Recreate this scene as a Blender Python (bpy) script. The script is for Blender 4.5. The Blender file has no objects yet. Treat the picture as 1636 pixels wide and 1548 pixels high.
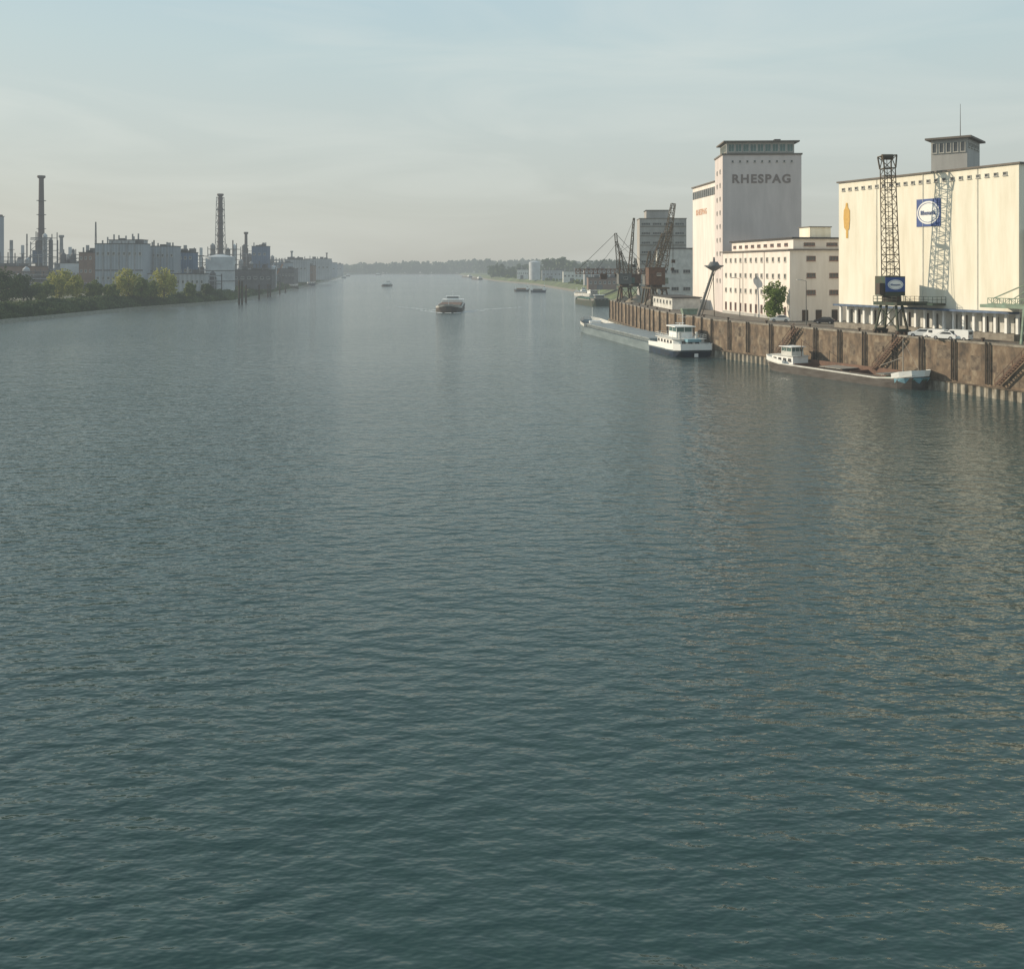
import bpy, math, random
import numpy as np
from mathutils import Vector, Matrix
random.seed(7); np.random.seed(7)
SC=bpy.context.scene; COL=SC.collection
H=20.0;F=1500.0;CX=818.0;HY=428.0
def wp(px,py,z=0):
    Y=(H-z)*F/(py-HY); return ((px-CX)/F*Y, Y)
def wx(px,Y): return (px-CX)/F*Y
def wz(py,Y): return H-(py-HY)/F*Y
ZQ=8.3
# ---------------------------------------------------------------- materials
def painted_haze_group():  # distance haze painted into each material as pale emission, no air volume
    g=bpy.data.node_groups.new('painted_haze','ShaderNodeTree')
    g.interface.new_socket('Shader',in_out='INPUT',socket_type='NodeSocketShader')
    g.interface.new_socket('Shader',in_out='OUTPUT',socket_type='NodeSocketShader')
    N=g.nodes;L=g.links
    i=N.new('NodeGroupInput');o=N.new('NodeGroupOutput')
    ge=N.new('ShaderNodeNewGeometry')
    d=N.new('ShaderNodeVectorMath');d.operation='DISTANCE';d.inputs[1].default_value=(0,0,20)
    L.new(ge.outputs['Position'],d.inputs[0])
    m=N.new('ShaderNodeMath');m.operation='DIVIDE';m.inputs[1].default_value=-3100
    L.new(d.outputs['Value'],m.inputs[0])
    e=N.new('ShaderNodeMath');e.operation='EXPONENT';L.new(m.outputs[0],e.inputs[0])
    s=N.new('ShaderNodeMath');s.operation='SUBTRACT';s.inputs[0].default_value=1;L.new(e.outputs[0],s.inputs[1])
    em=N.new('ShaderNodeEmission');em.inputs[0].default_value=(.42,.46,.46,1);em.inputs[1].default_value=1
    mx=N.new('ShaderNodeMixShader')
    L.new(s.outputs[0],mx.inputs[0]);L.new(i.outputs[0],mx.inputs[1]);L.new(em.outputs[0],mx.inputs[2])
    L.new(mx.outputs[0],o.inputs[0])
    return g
HG=painted_haze_group()
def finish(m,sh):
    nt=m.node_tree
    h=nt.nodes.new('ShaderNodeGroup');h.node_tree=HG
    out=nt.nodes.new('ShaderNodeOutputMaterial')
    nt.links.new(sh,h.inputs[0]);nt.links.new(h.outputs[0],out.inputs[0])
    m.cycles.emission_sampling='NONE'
def mat(name,c,c2=None,scale=.5,rough=.75,metal=0,stretch=(1,1,1),detail=5,ribs=0,contrast=(.35,.65),spec=.3,c3=None,trans=0):
    m=bpy.data.materials.new(name);m.use_nodes=True
    nt=m.node_tree;nt.nodes.clear();N=nt.nodes;L=nt.links
    b=N.new('ShaderNodeBsdfPrincipled')
    b.inputs['Roughness'].default_value=rough;b.inputs['Metallic'].default_value=metal
    b.inputs['Specular IOR Level'].default_value=spec
    if c2 is None: c2=tuple(x*.72 for x in c)
    tc=N.new('ShaderNodeTexCoord');mp=N.new('ShaderNodeMapping');mp.inputs['Scale'].default_value=stretch
    L.new(tc.outputs['Object'],mp.inputs[0])
    n=N.new('ShaderNodeTexNoise');n.inputs['Scale'].default_value=scale;n.inputs['Detail'].default_value=detail;n.inputs['Roughness'].default_value=.62
    L.new(mp.outputs[0],n.inputs[0])
    r=N.new('ShaderNodeValToRGB');r.color_ramp.elements[0].position=contrast[0];r.color_ramp.elements[1].position=contrast[1]
    r.color_ramp.elements[0].color=(*c2,1);r.color_ramp.elements[1].color=(*c,1)
    if c3:
        e=r.color_ramp.elements.new((contrast[0]+contrast[1])/2);e.color=(*c3,1)
    L.new(n.outputs['Fac'],r.inputs[0])
    col=r.outputs[0]
    if ribs:
        w=N.new('ShaderNodeTexWave');w.inputs['Scale'].default_value=ribs;w.bands_direction='DIAGONAL'
        mp2=N.new('ShaderNodeMapping');mp2.inputs['Scale'].default_value=(1,1,0)
        L.new(tc.outputs['Object'],mp2.inputs[0]);L.new(mp2.outputs[0],w.inputs[0])
        mx=N.new('ShaderNodeMix');mx.data_type='RGBA';mx.blend_type='MULTIPLY'
        rr=N.new('ShaderNodeMapRange');rr.inputs[3].default_value=.78;L.new(w.outputs[1],rr.inputs[0])
        mx.inputs[0].default_value=1;L.new(col,mx.inputs[6]);L.new(rr.outputs[0],mx.inputs[7]);col=mx.outputs[2]
    L.new(col,b.inputs['Base Color'])
    sh=b.outputs[0]
    if trans:
        t=N.new('ShaderNodeBsdfTranslucent');L.new(col,t.inputs[0])
        ms=N.new('ShaderNodeMixShader');ms.inputs[0].default_value=trans;L.new(sh,ms.inputs[1]);L.new(t.outputs[0],ms.inputs[2]);sh=ms.outputs[0]
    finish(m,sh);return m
M={}
M['cream']=mat('cream_render',(.84,.79,.66),(.72,.66,.52),scale=.6,stretch=(1,1,.12),contrast=(.3,.6))
M['pinkwhite']=mat('pale_render',(.78,.72,.66),(.64,.58,.52),scale=.5,stretch=(1,1,.15),contrast=(.3,.62))
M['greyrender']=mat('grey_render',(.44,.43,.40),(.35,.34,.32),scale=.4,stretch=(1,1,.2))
M['tower']=mat('pinkish_render',(.64,.57,.54),(.54,.48,.455),scale=.35,stretch=(1,1,.2))
M['storegrey']=mat('stained_store_render',(.42,.395,.365),(.29,.27,.25),scale=.3,stretch=(1,1,.25))
M['white']=mat('white_paint',(.82,.82,.79),(.70,.69,.65),scale=.8,rough=.45,contrast=(.25,.5))
M['offwhite']=mat('off_white',(.66,.65,.60),scale=.6)
M['dark']=mat('dark_steel',(.045,.042,.038),(.09,.055,.035),scale=.8,rough=.7)
M['cranesteel']=mat('crane_steel',(.075,.07,.055),(.12,.085,.05),scale=.6,rough=.7)
M['cranegrey']=mat('crane_grey',(.17,.17,.16),scale=.6)
M['loadergrey']=mat('loader_grey',(.19,.20,.20),scale=.6)
M['cranegreen']=mat('crane_green',(.04,.07,.05),(.07,.06,.04),scale=.6)
M['palegreen']=mat('pale_green_steel',(.24,.33,.26),(.17,.20,.15),scale=.8)
M['rust']=mat('rust_steel',(.15,.085,.055),(.085,.055,.04),scale=1.2)
M['girder']=mat('girder_orange',(.27,.12,.06),(.14,.07,.045),scale=1.2)
M['brownwall']=mat('stained_quay_concrete',(.29,.235,.165),(.06,.047,.036),scale=.62,stretch=(1,1,.6),contrast=(.32,.70),c3=(.165,.118,.078),detail=12)
M['patch']=mat('repaired_concrete',(.21,.165,.115),(.075,.055,.042),scale=1.1,contrast=(.35,.65),detail=9)
M['sheet']=mat('sheet_pile',(.38,.345,.28),(.12,.10,.07),scale=.9,stretch=(1,1,.4))
M['coping']=mat('coping_concrete',(.30,.27,.22),(.17,.145,.115),scale=.9)
M['fender']=mat('fender_timber',(.10,.08,.06),(.055,.045,.035),scale=.9)
M['asphalt']=mat('quay_paving',(.21,.185,.15),(.12,.10,.08),scale=.25,detail=8)
M['grass']=mat('grass',(.15,.19,.06),(.075,.10,.035),scale=.06,detail=9,contrast=(.38,.6),c3=(.12,.13,.06))
M['bankgrass']=mat('bank_grass',(.07,.10,.035),(.035,.055,.02),scale=.1,detail=9,contrast=(.38,.6))
M['land']=mat('rough_land',(.08,.085,.045),(.13,.11,.075),scale=.03,detail=9)
M['stone']=mat('shore_stones',(.24,.22,.17),(.09,.095,.06),scale=1.2,detail=8)
M['gravel']=mat('gravel',(.30,.26,.20),(.19,.16,.12),scale=1.2,detail=8)
M['leafbright']=mat('fresh_leaf',(.38,.36,.09),(.17,.19,.05),scale=.35,contrast=(.4,.6),trans=.4)
M['leaflight']=mat('light_leaf',(.25,.32,.09),(.11,.16,.045),scale=.9,contrast=(.4,.6),trans=.4)
M['leafmid']=mat('mid_leaf',(.19,.22,.065),(.08,.11,.035),scale=.45,contrast=(.4,.6),trans=.35)
M['leafdark']=mat('dark_leaf',(.10,.13,.05),(.04,.06,.025),scale=.12,contrast=(.4,.6),trans=.3)
M['forest']=mat('forest_leaf',(.09,.12,.05),(.05,.07,.035),scale=.03,contrast=(.4,.6),trans=.2)
M['bark']=mat('bark',(.09,.065,.045),scale=3)
M['glass']=mat('window_glass',(.09,.095,.10),(.05,.055,.06),rough=.12,spec=.6)
M['glassgreen']=mat('green_glass',(.10,.17,.16),(.06,.11,.10),rough=.12,spec=.6)
M['frame']=mat('window_frame_paint',(.48,.46,.41),rough=.6)
M['redbrown']=mat('red_brown_frame',(.27,.16,.13),rough=.6)
M['roof']=mat('roof_felt',(.08,.075,.072),rough=.9)
M['roofedge']=mat('roof_edge',(.19,.165,.14),rough=.8)
M['blue']=mat('sign_blue',(.035,.085,.28),(.03,.07,.22),rough=.5)
M['letter']=mat('letter_brown',(.27,.225,.205),(.23,.19,.175),rough=.8)
M['letterorange']=mat('letter_orange',(.66,.40,.27),(.6,.36,.24),rough=.8)
M['gold']=mat('gold_paint',(.66,.40,.10),(.55,.32,.07),scale=2,rough=.6)
M['hullteal']=mat('grey_blue_hull',(.20,.245,.255),(.13,.165,.175),scale=.4,stretch=(.4,.4,1),rough=.5)
M['hatch']=mat('hatch_metal',(.28,.315,.32),(.20,.225,.23),scale=.4,rough=.55)
M['navy']=mat('navy_hull',(.02,.04,.075),(.03,.035,.04),scale=.6,rough=.45)
M['hulldark']=mat('tarred_hull',(.055,.055,.055),(.09,.07,.055),scale=.7,rough=.6)
M['hullgrey']=mat('worn_grey_hull',(.11,.10,.09),(.06,.05,.042),scale=.9,stretch=(.5,.5,2),rough=.6)
M['deckgrey']=mat('deck_grey',(.24,.24,.22),(.15,.14,.12),scale=.8)
M['deckgreen']=mat('deck_green',(.07,.15,.11),scale=.8)
M['hold']=mat('hold_rust',(.20,.115,.08),(.12,.075,.055),scale=.7)
M['tarp']=mat('hatch_board',(.34,.32,.28),(.24,.22,.19),scale=.9)
M['lightblue']=mat('pale_blue_paint',(.22,.40,.48),rough=.5)
M['rubber']=mat('rubber',(.02,.02,.02),rough=.9)
M['chrome']=mat('wheel_rim',(.35,.35,.36),rough=.4,metal=.6)
M['carwhite']=mat('car_white',(.80,.80,.78),(.74,.74,.72),rough=.25,spec=.5)
M['cardark']=mat('car_dark',(.03,.03,.035),rough=.25,spec=.5)
M['lamp']=mat('lamp_glass',(.7,.7,.65),rough=.1,spec=.6)
M['redlamp']=mat('tail_lamp',(.4,.02,.02),rough=.2)
M['shedgrey']=mat('corrugated_grey',(.37,.40,.43),(.27,.30,.33),scale=.08,stretch=(1,1,.5),ribs=.35)
M['shedlight']=mat('corrugated_light',(.42,.43,.43),(.30,.31,.32),scale=.08,ribs=.25)
M['shedblue']=mat('corrugated_blue',(.13,.18,.27),(.09,.13,.20),scale=.1,ribs=.4)
M['shedbrown']=mat('brick_brown',(.24,.16,.12),(.16,.11,.09),scale=.2)
M['plant']=mat('process_steel',(.15,.14,.14),(.09,.085,.085),scale=.2)
M['plantlight']=mat('process_light',(.33,.33,.33),(.20,.20,.20),scale=.2)
M['chimney']=mat('chimney_dark',(.12,.09,.085),(.08,.065,.06),scale=.1)
M['tank']=mat('tank_paint',(.52,.54,.55),(.38,.39,.40),scale=.15,rough=.5)
M['foam']=mat('foam_white',(.80,.82,.81),(.36,.43,.43),scale=.9,contrast=(.36,.56))
M['orange']=mat('orange_paint',(.45,.18,.05),scale=.6)
# ---------------------------------------------------------------- mesh builder
class MB:
    def __init__(s,rz=0,off=(0,0,0)):
        s.v=[];s.f=[];s.T=Matrix.Translation(off)@Matrix.Rotation(rz,4,'Z')
    def add(s,vs,fs):
        n=len(s.v)
        s.v+=[tuple(s.T@Vector(v)) for v in vs]; s.f+=[tuple(i+n for i in f) for f in fs];return s
    def box(s,x0,x1,y0,y1,z0,z1):
        return s.add([(x0,y0,z0),(x1,y0,z0),(x1,y1,z0),(x0,y1,z0),(x0,y0,z1),(x1,y0,z1),(x1,y1,z1),(x0,y1,z1)],
          [(3,2,1,0),(4,5,6,7),(0,1,5,4),(1,2,6,5),(2,3,7,6),(3,0,4,7)])
    def bar(s,p,q,w,h=None):
        p=Vector(p);q=Vector(q);h=h or w;d=(q-p)
        if d.length<1e-6:return s
        d.normalize();u=Vector((0,0,1)) if abs(d.z)<.95 else Vector((0,1,0))
        a=d.cross(u).normalized()*w/2;b=d.cross(a).normalized()*h/2
        vs=[p-a-b,p+a-b,p+a+b,p-a+b,q-a-b,q+a-b,q+a+b,q-a+b]
        return s.add(vs,[(0,1,2,3),(7,6,5,4),(0,4,5,1),(1,5,6,2),(2,6,7,3),(3,7,4,0)])
    def cyl(s,p,q,r0,r1=None,n=12):
        p=Vector(p);q=Vector(q);r1=r0 if r1 is None else r1;d=(q-p).normalized()
        u=Vector((0,0,1)) if abs(d.z)<.95 else Vector((1,0,0))
        a=d.cross(u).normalized();b=d.cross(a).normalized();vs=[]
        for c,r in ((p,r0),(q,r1)):
            for k in range(n):
                t=2*math.pi*k/n;vs.append(c+a*r*math.cos(t)+b*r*math.sin(t))
        fs=[(k,(k+1)%n,n+(k+1)%n,n+k) for k in range(n)]
        fs+=[tuple(range(n-1,-1,-1)),tuple(range(n,2*n))]
        return s.add(vs,fs)
    def prism(s,pts,z0,z1):
        n=len(pts)
        vs=[(x,y,z0) for x,y in pts]+[(x,y,z1) for x,y in pts]
        return s.add(vs,[(k,(k+1)%n,n+(k+1)%n,n+k) for k in range(n)]+[tuple(range(n-1,-1,-1)),tuple(range(n,2*n))])
    def side(s,pts,y0,y1):
        n=len(pts)
        vs=[(x,y0,z) for x,z in pts]+[(x,y1,z) for x,z in pts]
        return s.add(vs,[(k,(k+1)%n,n+(k+1)%n,n+k) for k in range(n)]+[tuple(range(n-1,-1,-1)),tuple(range(n,2*n))])
    def loft(s,st,top=True):
        vs=[];fs=[]
        for xb,xt,wb,wt,zb,zt in st:
            vs+=[(xb,-wb,zb),(xt,-wt,zt),(xt,wt,zt),(xb,wb,zb)]
        for i in range(len(st)-1):
            a=4*i;b=a+4
            fs+=[(a,b,b+1,a+1),(a+2,b+2,b+3,a+3),(a+3,b+3,b,a)]
            if top: fs.append((a+1,b+1,b+2,a+2))
        fs+=[(0,1,2,3)];e=4*(len(st)-1);fs+=[(e+3,e+2,e+1,e)]
        return s.add(vs,fs)
    def lattice(s,p,q,w0,w1,n,r,diag=True):
        p=Vector(p);q=Vector(q);d=(q-p).normalized()
        u=Vector((0,1,0)) if abs(d.y)<.9 else Vector((1,0,0))
        a=d.cross(u).normalized();b=d.cross(a).normalized();pr=None
        for i in range(n+1):
            t=i/n;c=p.lerp(q,t);w=(w0+(w1-w0)*t)/2
            cs=[c+a*w+b*w,c-a*w+b*w,c-a*w-b*w,c+a*w-b*w]
            for k in range(4): s.bar(cs[k],cs[(k+1)%4],r*.7)
            if pr:
                for k in range(4):
                    s.bar(pr[k],cs[k],r)
                    if diag: s.bar(pr[k],cs[(k+1)%4],r*.6) if i%2 else s.bar(pr[(k+1)%4],cs[k],r*.6)
            pr=cs
        return s
    def build(s,name,m,parent=None,smooth=False,label=None,loc=None,rot=None):
        me=bpy.data.meshes.new(name);me.from_pydata(s.v,[],s.f)
        me.materials.append(M[m] if isinstance(m,str) else m)
        if smooth:
            me.polygons.foreach_set('use_smooth',[True]*len(me.polygons))
        me.update()
        o=bpy.data.objects.new(name,me);COL.objects.link(o)
        if parent: o.parent=parent
        if loc: o.location=loc
        if rot is not None: o.rotation_euler=(0,0,rot)
        if label:o['label']=label
        return o
def tag(o,label=None,cat=None,group=None,kind=None):
    if label:o['label']=label
    if cat:o['category']=cat
    if group:o['group']=group
    if kind:o['kind']=kind
    return o
def thing(name,label,cat,loc=(0,0,0),rz=0,group=None):
    o=bpy.data.objects.new(name,None);COL.objects.link(o);o.empty_display_size=.5
    o.location=loc;o.rotation_euler=(0,0,rz);return tag(o,label,cat,group)
def text_mesh(txt,width,height,depth=.08,off=.02,sp_=1.1):
    cu=bpy.data.curves.new('lettering','FONT');cu.body=txt;cu.size=1;cu.extrude=depth/2;cu.offset=off;cu.space_character=sp_
    o=bpy.data.objects.new('lettering_source',cu);COL.objects.link(o)
    bpy.context.view_layer.update()
    me=bpy.data.meshes.new_from_object(o.evaluated_get(bpy.context.evaluated_depsgraph_get()))
    COL.objects.unlink(o);bpy.data.objects.remove(o)
    vs=np.array([v.co[:] for v in me.vertices]);mn=vs.min(0);mxx=vs.max(0)
    for v in me.vertices:
        v.co.x=(v.co.x-(mn[0]+mxx[0])/2)*width/(mxx[0]-mn[0]);v.co.y=(v.co.y-(mn[1]+mxx[1])/2)*height/(mxx[1]-mn[1])
    return me
def letters(txt,w,h,m,parent,loc,face,name='lettering',off=.02,sp_=1.1):
    me=text_mesh(txt,w,h,off=off,sp_=sp_);me.name=name;me.materials.clear();me.materials.append(M[m])
    o=bpy.data.objects.new(name,me);COL.objects.link(o);o.parent=parent;o.location=loc
    o.rotation_euler=(math.pi/2,0,face+math.pi/2);return o
WC={}
def window(parent,x,y,z,w,h,face,fm='frame',gm='glass',name='window',mull=1,fr=.12):
    k=(round(w,2),round(h,2),fm,gm,mull)
    if k not in WC:
        a=MB();a.box(-w/2,w/2,0,.12,-h/2,-h/2+fr).box(-w/2,w/2,0,.12,h/2-fr,h/2)
        a.box(-w/2,-w/2+fr,0,.12,-h/2+fr,h/2-fr).box(w/2-fr,w/2,0,.12,-h/2+fr,h/2-fr)
        for i in range(mull):
            xx=-w/2+w*(i+1)/(mull+1);a.box(xx-.04,xx+.04,0,.1,-h/2+fr,h/2-fr)
        a.box(-w/2-.08,w/2+.08,0,.2,-h/2-.08,-h/2-.002)
        o=a.build(name,fm);b=MB().box(-w/2+fr,w/2-fr,.0,.05,-h/2+fr,h/2-fr);p=b.build('pane',gm)
        WC[k]=(o.data,p.data);bpy.data.objects.remove(o);bpy.data.objects.remove(p)
    fo=bpy.data.objects.new(name,WC[k][0]);COL.objects.link(fo);fo.parent=parent;fo.location=(x,y,z);fo.rotation_euler=(0,0,face-math.pi/2)
    po=bpy.data.objects.new('pane',WC[k][1]);COL.objects.link(po);po.parent=fo
    return fo
RIV=-math.pi/2
# ---------------------------------------------------------------- world, sun, camera
w=bpy.data.worlds.new('World');SC.world=w;w.use_nodes=True
nt=w.node_tree;nt.nodes.clear();N=nt.nodes;L=nt.links
sd=Vector((-.95,.31,0)).normalized();EL=math.radians(21)
sky=N.new('ShaderNodeTexSky');sky.sky_type='NISHITA';sky.sun_disc=False;sky.sun_elevation=EL
sky.sun_rotation=math.atan2(sd.x,sd.y)%(2*math.pi);sky.dust_density=3;sky.air_density=1.2;sky.altitude=100
tc=N.new('ShaderNodeTexCoord');sp=N.new('ShaderNodeSeparateXYZ');L.new(tc.outputs['Generated'],sp.inputs[0])
rp=N.new('ShaderNodeValToRGB');L.new(sp.outputs[2],rp.inputs[0])
def s2l(r,g,b): return tuple(((c/255)/12.92 if c/255<=.04045 else ((c/255+.055)/1.055)**2.4) for c in (r,g,b))
cr=rp.color_ramp;cr.elements[0].position=0;cr.elements[0].color=(*s2l(169,170,163),1)
cr.elements[1].position=1;cr.elements[1].color=(*s2l(128,153,171),1)
for p,c in ((.06,(173,177,171)),(.14,(175,184,181)),(.22,(170,186,187)),(.29,(163,184,191)),(.5,(152,175,187))):
    e=cr.elements.new(p);e.color=(*s2l(*c),1)
mp=N.new('ShaderNodeMapping');mp.inputs['Scale'].default_value=(1.2,1,6);mp.inputs['Rotation'].default_value=(0,.3,0);L.new(tc.outputs['Generated'],mp.inputs[0])
cn=N.new('ShaderNodeTexNoise');cn.inputs['Scale'].default_value=2.6;cn.inputs['Detail'].default_value=7;cn.inputs['Distortion'].default_value=.8;L.new(mp.outputs[0],cn.inputs[0])
mr=N.new('ShaderNodeMapRange');mr.inputs[1].default_value=.44;mr.inputs[2].default_value=.75;mr.inputs[4].default_value=.4;L.new(cn.outputs[0],mr.inputs[0])
cm=N.new('ShaderNodeMix');cm.data_type='RGBA';cm.inputs[7].default_value=(*s2l(200,204,198),1)
L.new(mr.outputs[0],cm.inputs[0]);L.new(rp.outputs[0],cm.inputs[6])
vs=N.new('ShaderNodeVectorMath');vs.operation='SCALE';vs.inputs[3].default_value=13.6;L.new(cm.outputs[2],vs.inputs[0])
mx=N.new('ShaderNodeMix');mx.data_type='RGBA';mx.inputs[0].default_value=.9
L.new(sky.outputs[0],mx.inputs[6]);L.new(vs.outputs[0],mx.inputs[7])
bg=N.new('ShaderNodeBackground');bg.inputs[1].default_value=.1;L.new(mx.outputs[2],bg.inputs[0])
ow=N.new('ShaderNodeOutputWorld');L.new(bg.outputs[0],ow.inputs[0])
sl=bpy.data.lights.new('sun','SUN');sl.energy=4.4;sl.angle=math.radians(.5);sl.color=(1,.86,.66)
so=bpy.data.objects.new('sun',sl);COL.objects.link(so)
dv=Vector((sd.x*math.cos(EL),sd.y*math.cos(EL),math.sin(EL)));so.rotation_euler=dv.to_track_quat('Z','Y').to_euler();so.location=(-50,50,80)
SC.view_settings.view_transform='Standard';SC.view_settings.look='None';SC.view_settings.exposure=0
cd=bpy.data.cameras.new('camera');co=bpy.data.objects.new('camera',cd);COL.objects.link(co);SC.camera=co
co.location=(0,0,H);co.rotation_euler=(math.pi/2,0,0);cd.sensor_width=36;cd.lens=F/1636*36
cd.shift_y=-(774-HY)/1636;cd.clip_end=60000;cd.clip_start=.5
# ---------------------------------------------------------------- water
def water_mat():
    m=bpy.data.materials.new('river_water');m.use_nodes=True;nt=m.node_tree;nt.nodes.clear();N=nt.nodes;L=nt.links
    ge=N.new('ShaderNodeNewGeometry')
    pm=N.new('ShaderNodeMapping');pm.inputs['Scale'].default_value=(.02,.008,1);pm.inputs['Rotation'].default_value=(0,0,.3);L.new(ge.outputs['Position'],pm.inputs[0])
    pn=N.new('ShaderNodeTexNoise');pn.inputs['Scale'].default_value=1;pn.inputs['Detail'].default_value=3;L.new(pm.outputs[0],pn.inputs[0])
    pr=N.new('ShaderNodeMapRange');pr.inputs[1].default_value=.35;pr.inputs[2].default_value=.65;pr.inputs[3].default_value=.74;pr.inputs[4].default_value=1.12;L.new(pn.outputs[0],pr.inputs[0])
    EPS=.035
    def height(off):
        a=N.new('ShaderNodeVectorMath');a.operation='ADD';a.inputs[1].default_value=off;L.new(ge.outputs['Position'],a.inputs[0])
        tot=None
        for sc,rot,st,det,amp,ro in ((.24,.45,(.55,1.0,1),1,.20,.5),(1.0,-.25,(.55,1.1,1),3,.235,.5)):
            mm=N.new('ShaderNodeMapping');mm.inputs['Rotation'].default_value=(0,0,rot);mm.inputs['Scale'].default_value=tuple(x*sc for x in st)
            L.new(a.outputs[0],mm.inputs[0])
            n=N.new('ShaderNodeTexNoise');n.noise_dimensions='2D';n.inputs['Scale'].default_value=1;n.inputs['Detail'].default_value=det;n.inputs['Roughness'].default_value=ro
            L.new(mm.outputs[0],n.inputs[0])
            k=N.new('ShaderNodeMath');k.operation='MULTIPLY';k.inputs[1].default_value=amp;L.new(n.outputs['Fac'],k.inputs[0])
            if tot is None: tot=k.outputs[0]
            else:
                s=N.new('ShaderNodeMath');L.new(tot,s.inputs[0]);L.new(k.outputs[0],s.inputs[1]);tot=s.outputs[0]
        return tot
    h0=height((0,0,0));hx=height((EPS,0,0));hy=height((0,EPS,0))
    def slope(h):
        d=N.new('ShaderNodeMath');d.operation='SUBTRACT';L.new(h0,d.inputs[0]);L.new(h,d.inputs[1])
        q=N.new('ShaderNodeMath');q.operation='DIVIDE';q.inputs[1].default_value=EPS;L.new(d.outputs[0],q.inputs[0])
        r=N.new('ShaderNodeMath');r.operation='MULTIPLY';L.new(q.outputs[0],r.inputs[0]);L.new(pr.outputs[0],r.inputs[1]);return r.outputs[0]
    c=N.new('ShaderNodeCombineXYZ');L.new(slope(hx),c.inputs[0]);L.new(slope(hy),c.inputs[1]);c.inputs[2].default_value=1
    nn=N.new('ShaderNodeVectorMath');nn.operation='NORMALIZE';L.new(c.outputs[0],nn.inputs[0])
    b=N.new('ShaderNodeBsdfPrincipled');b.inputs['Base Color'].default_value=(.023,.053,.048,1);b.inputs['Roughness'].default_value=.08
    b.inputs['IOR'].default_value=1.45;b.inputs['Specular IOR Level'].default_value=.5
    L.new(nn.outputs[0],b.inputs['Normal'])
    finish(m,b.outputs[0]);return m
wm=water_mat()
wa=MB().add([(-20000,-400,0),(20000,-400,0),(20000,25000,0),(-20000,25000,0)],[(0,1,2,3)]).build('water',wm);tag(wa,kind='structure')
# ---------------------------------------------------------------- land
EDGE=[(118,42)]+[wp(1636,643),wp(1140,570),wp(1050,546),wp(975,517)]
EDGE=[(float(a),float(b)) for a,b in EDGE]
def strip_land(name,pts,m,z,far,shift,slopem=None,zb=-1):
    a=MB()
    for i in range(len(pts)-1):
        (x0,y0),(x1,y1)=pts[i],pts[i+1]
        a.add([(x0+shift,y0,z),(far,y0,z),(far,y1,z),(x1+shift,y1,z)],[(0,1,2,3)])
    o=a.build(name,m);tag(o,kind='structure')
    if slopem:
        b=MB()
        for i in range(len(pts)-1):
            (x0,y0),(x1,y1)=pts[i],pts[i+1]
            n=max(1,int(abs(y1-y0)/12))
            for k in range(n):
                t0=k/n;t1=(k+1)/n
                ax=x0+(x1-x0)*t0;ay=y0+(y1-y0)*t0;bx=x0+(x1-x0)*t1;by=y0+(y1-y0)*t1
                b.add([(ax,ay,zb),(ax+shift,ay,z),(bx+shift,by,z),(bx,by,zb)],[(0,1,2,3)])
        tag(b.build(name+'_slope',slopem),kind='structure')
q=MB()
qe=EDGE+[(40,352)]
for i in range(len(qe)-1):
    (x0,y0),(x1,y1)=qe[i],qe[i+1]
    q.add([(x0,y0,ZQ),(900,y0,ZQ),(900,y1,ZQ),(x1,y1,ZQ)],[(0,1,2,3)])
q.add([(40,352,ZQ),(900,352,ZQ),(900,352,-1),(40,352,-1)],[(0,1,2,3)])
tag(q.build('quay_ground','asphalt'),kind='structure')
RB=[(41,349),(50,430),(60,540),(58,680),wp(925,468),wp(850,455),wp(790,449.5),(-95,2100),(-185,3000)]
strip_land('right_bank',RB,'grass',5.0,7000,14,'grass')
LB=[(-195,60),wp(0,518),wp(110,507),wp(230,495),wp(385,483),wp(440,471),wp(480,461.5),wp(530,448),wp(556,440),(-440,3000)]
strip_land('left_bank',LB,'land',5.0,-7000,-13,'bankgrass')
b=MB();b2=MB()
for i in range(len(LB)-1):
    (x0,y0),(x1,y1)=LB[i],LB[i+1]
    b.add([(x0+1.6,y0,-.5),(x0-3.5,y0,1.35),(x1-3.5,y1,1.35),(x1+1.6,y1,-.5)],[(0,1,2,3)])
for i in range(3,len(RB)-1):
    (x0,y0),(x1,y1)=RB[i],RB[i+1]
    b2.add([(x0-1.6,y0,-.5),(x0+4.5,y0,1.4),(x1+4.5,y1,1.4),(x1-1.6,y1,-.5)],[(0,1,2,3)])
tag(b.build('shore_stones','stone'),kind='structure');tag(b2.build('shore_gravel','gravel'),kind='structure')
fb=MB().add([(-7000,2900,2.5),(7000,2900,2.5),(14000,24000,2.5),(-14000,24000,2.5)],[(0,1,2,3)]);fb.add([(-7000,2880,-1),(7000,2880,-1),(7000,2900,2.5),(-7000,2900,2.5)],[(0,1,2,3)])
tag(fb.build('far_bank','land'),kind='structure')
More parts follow.
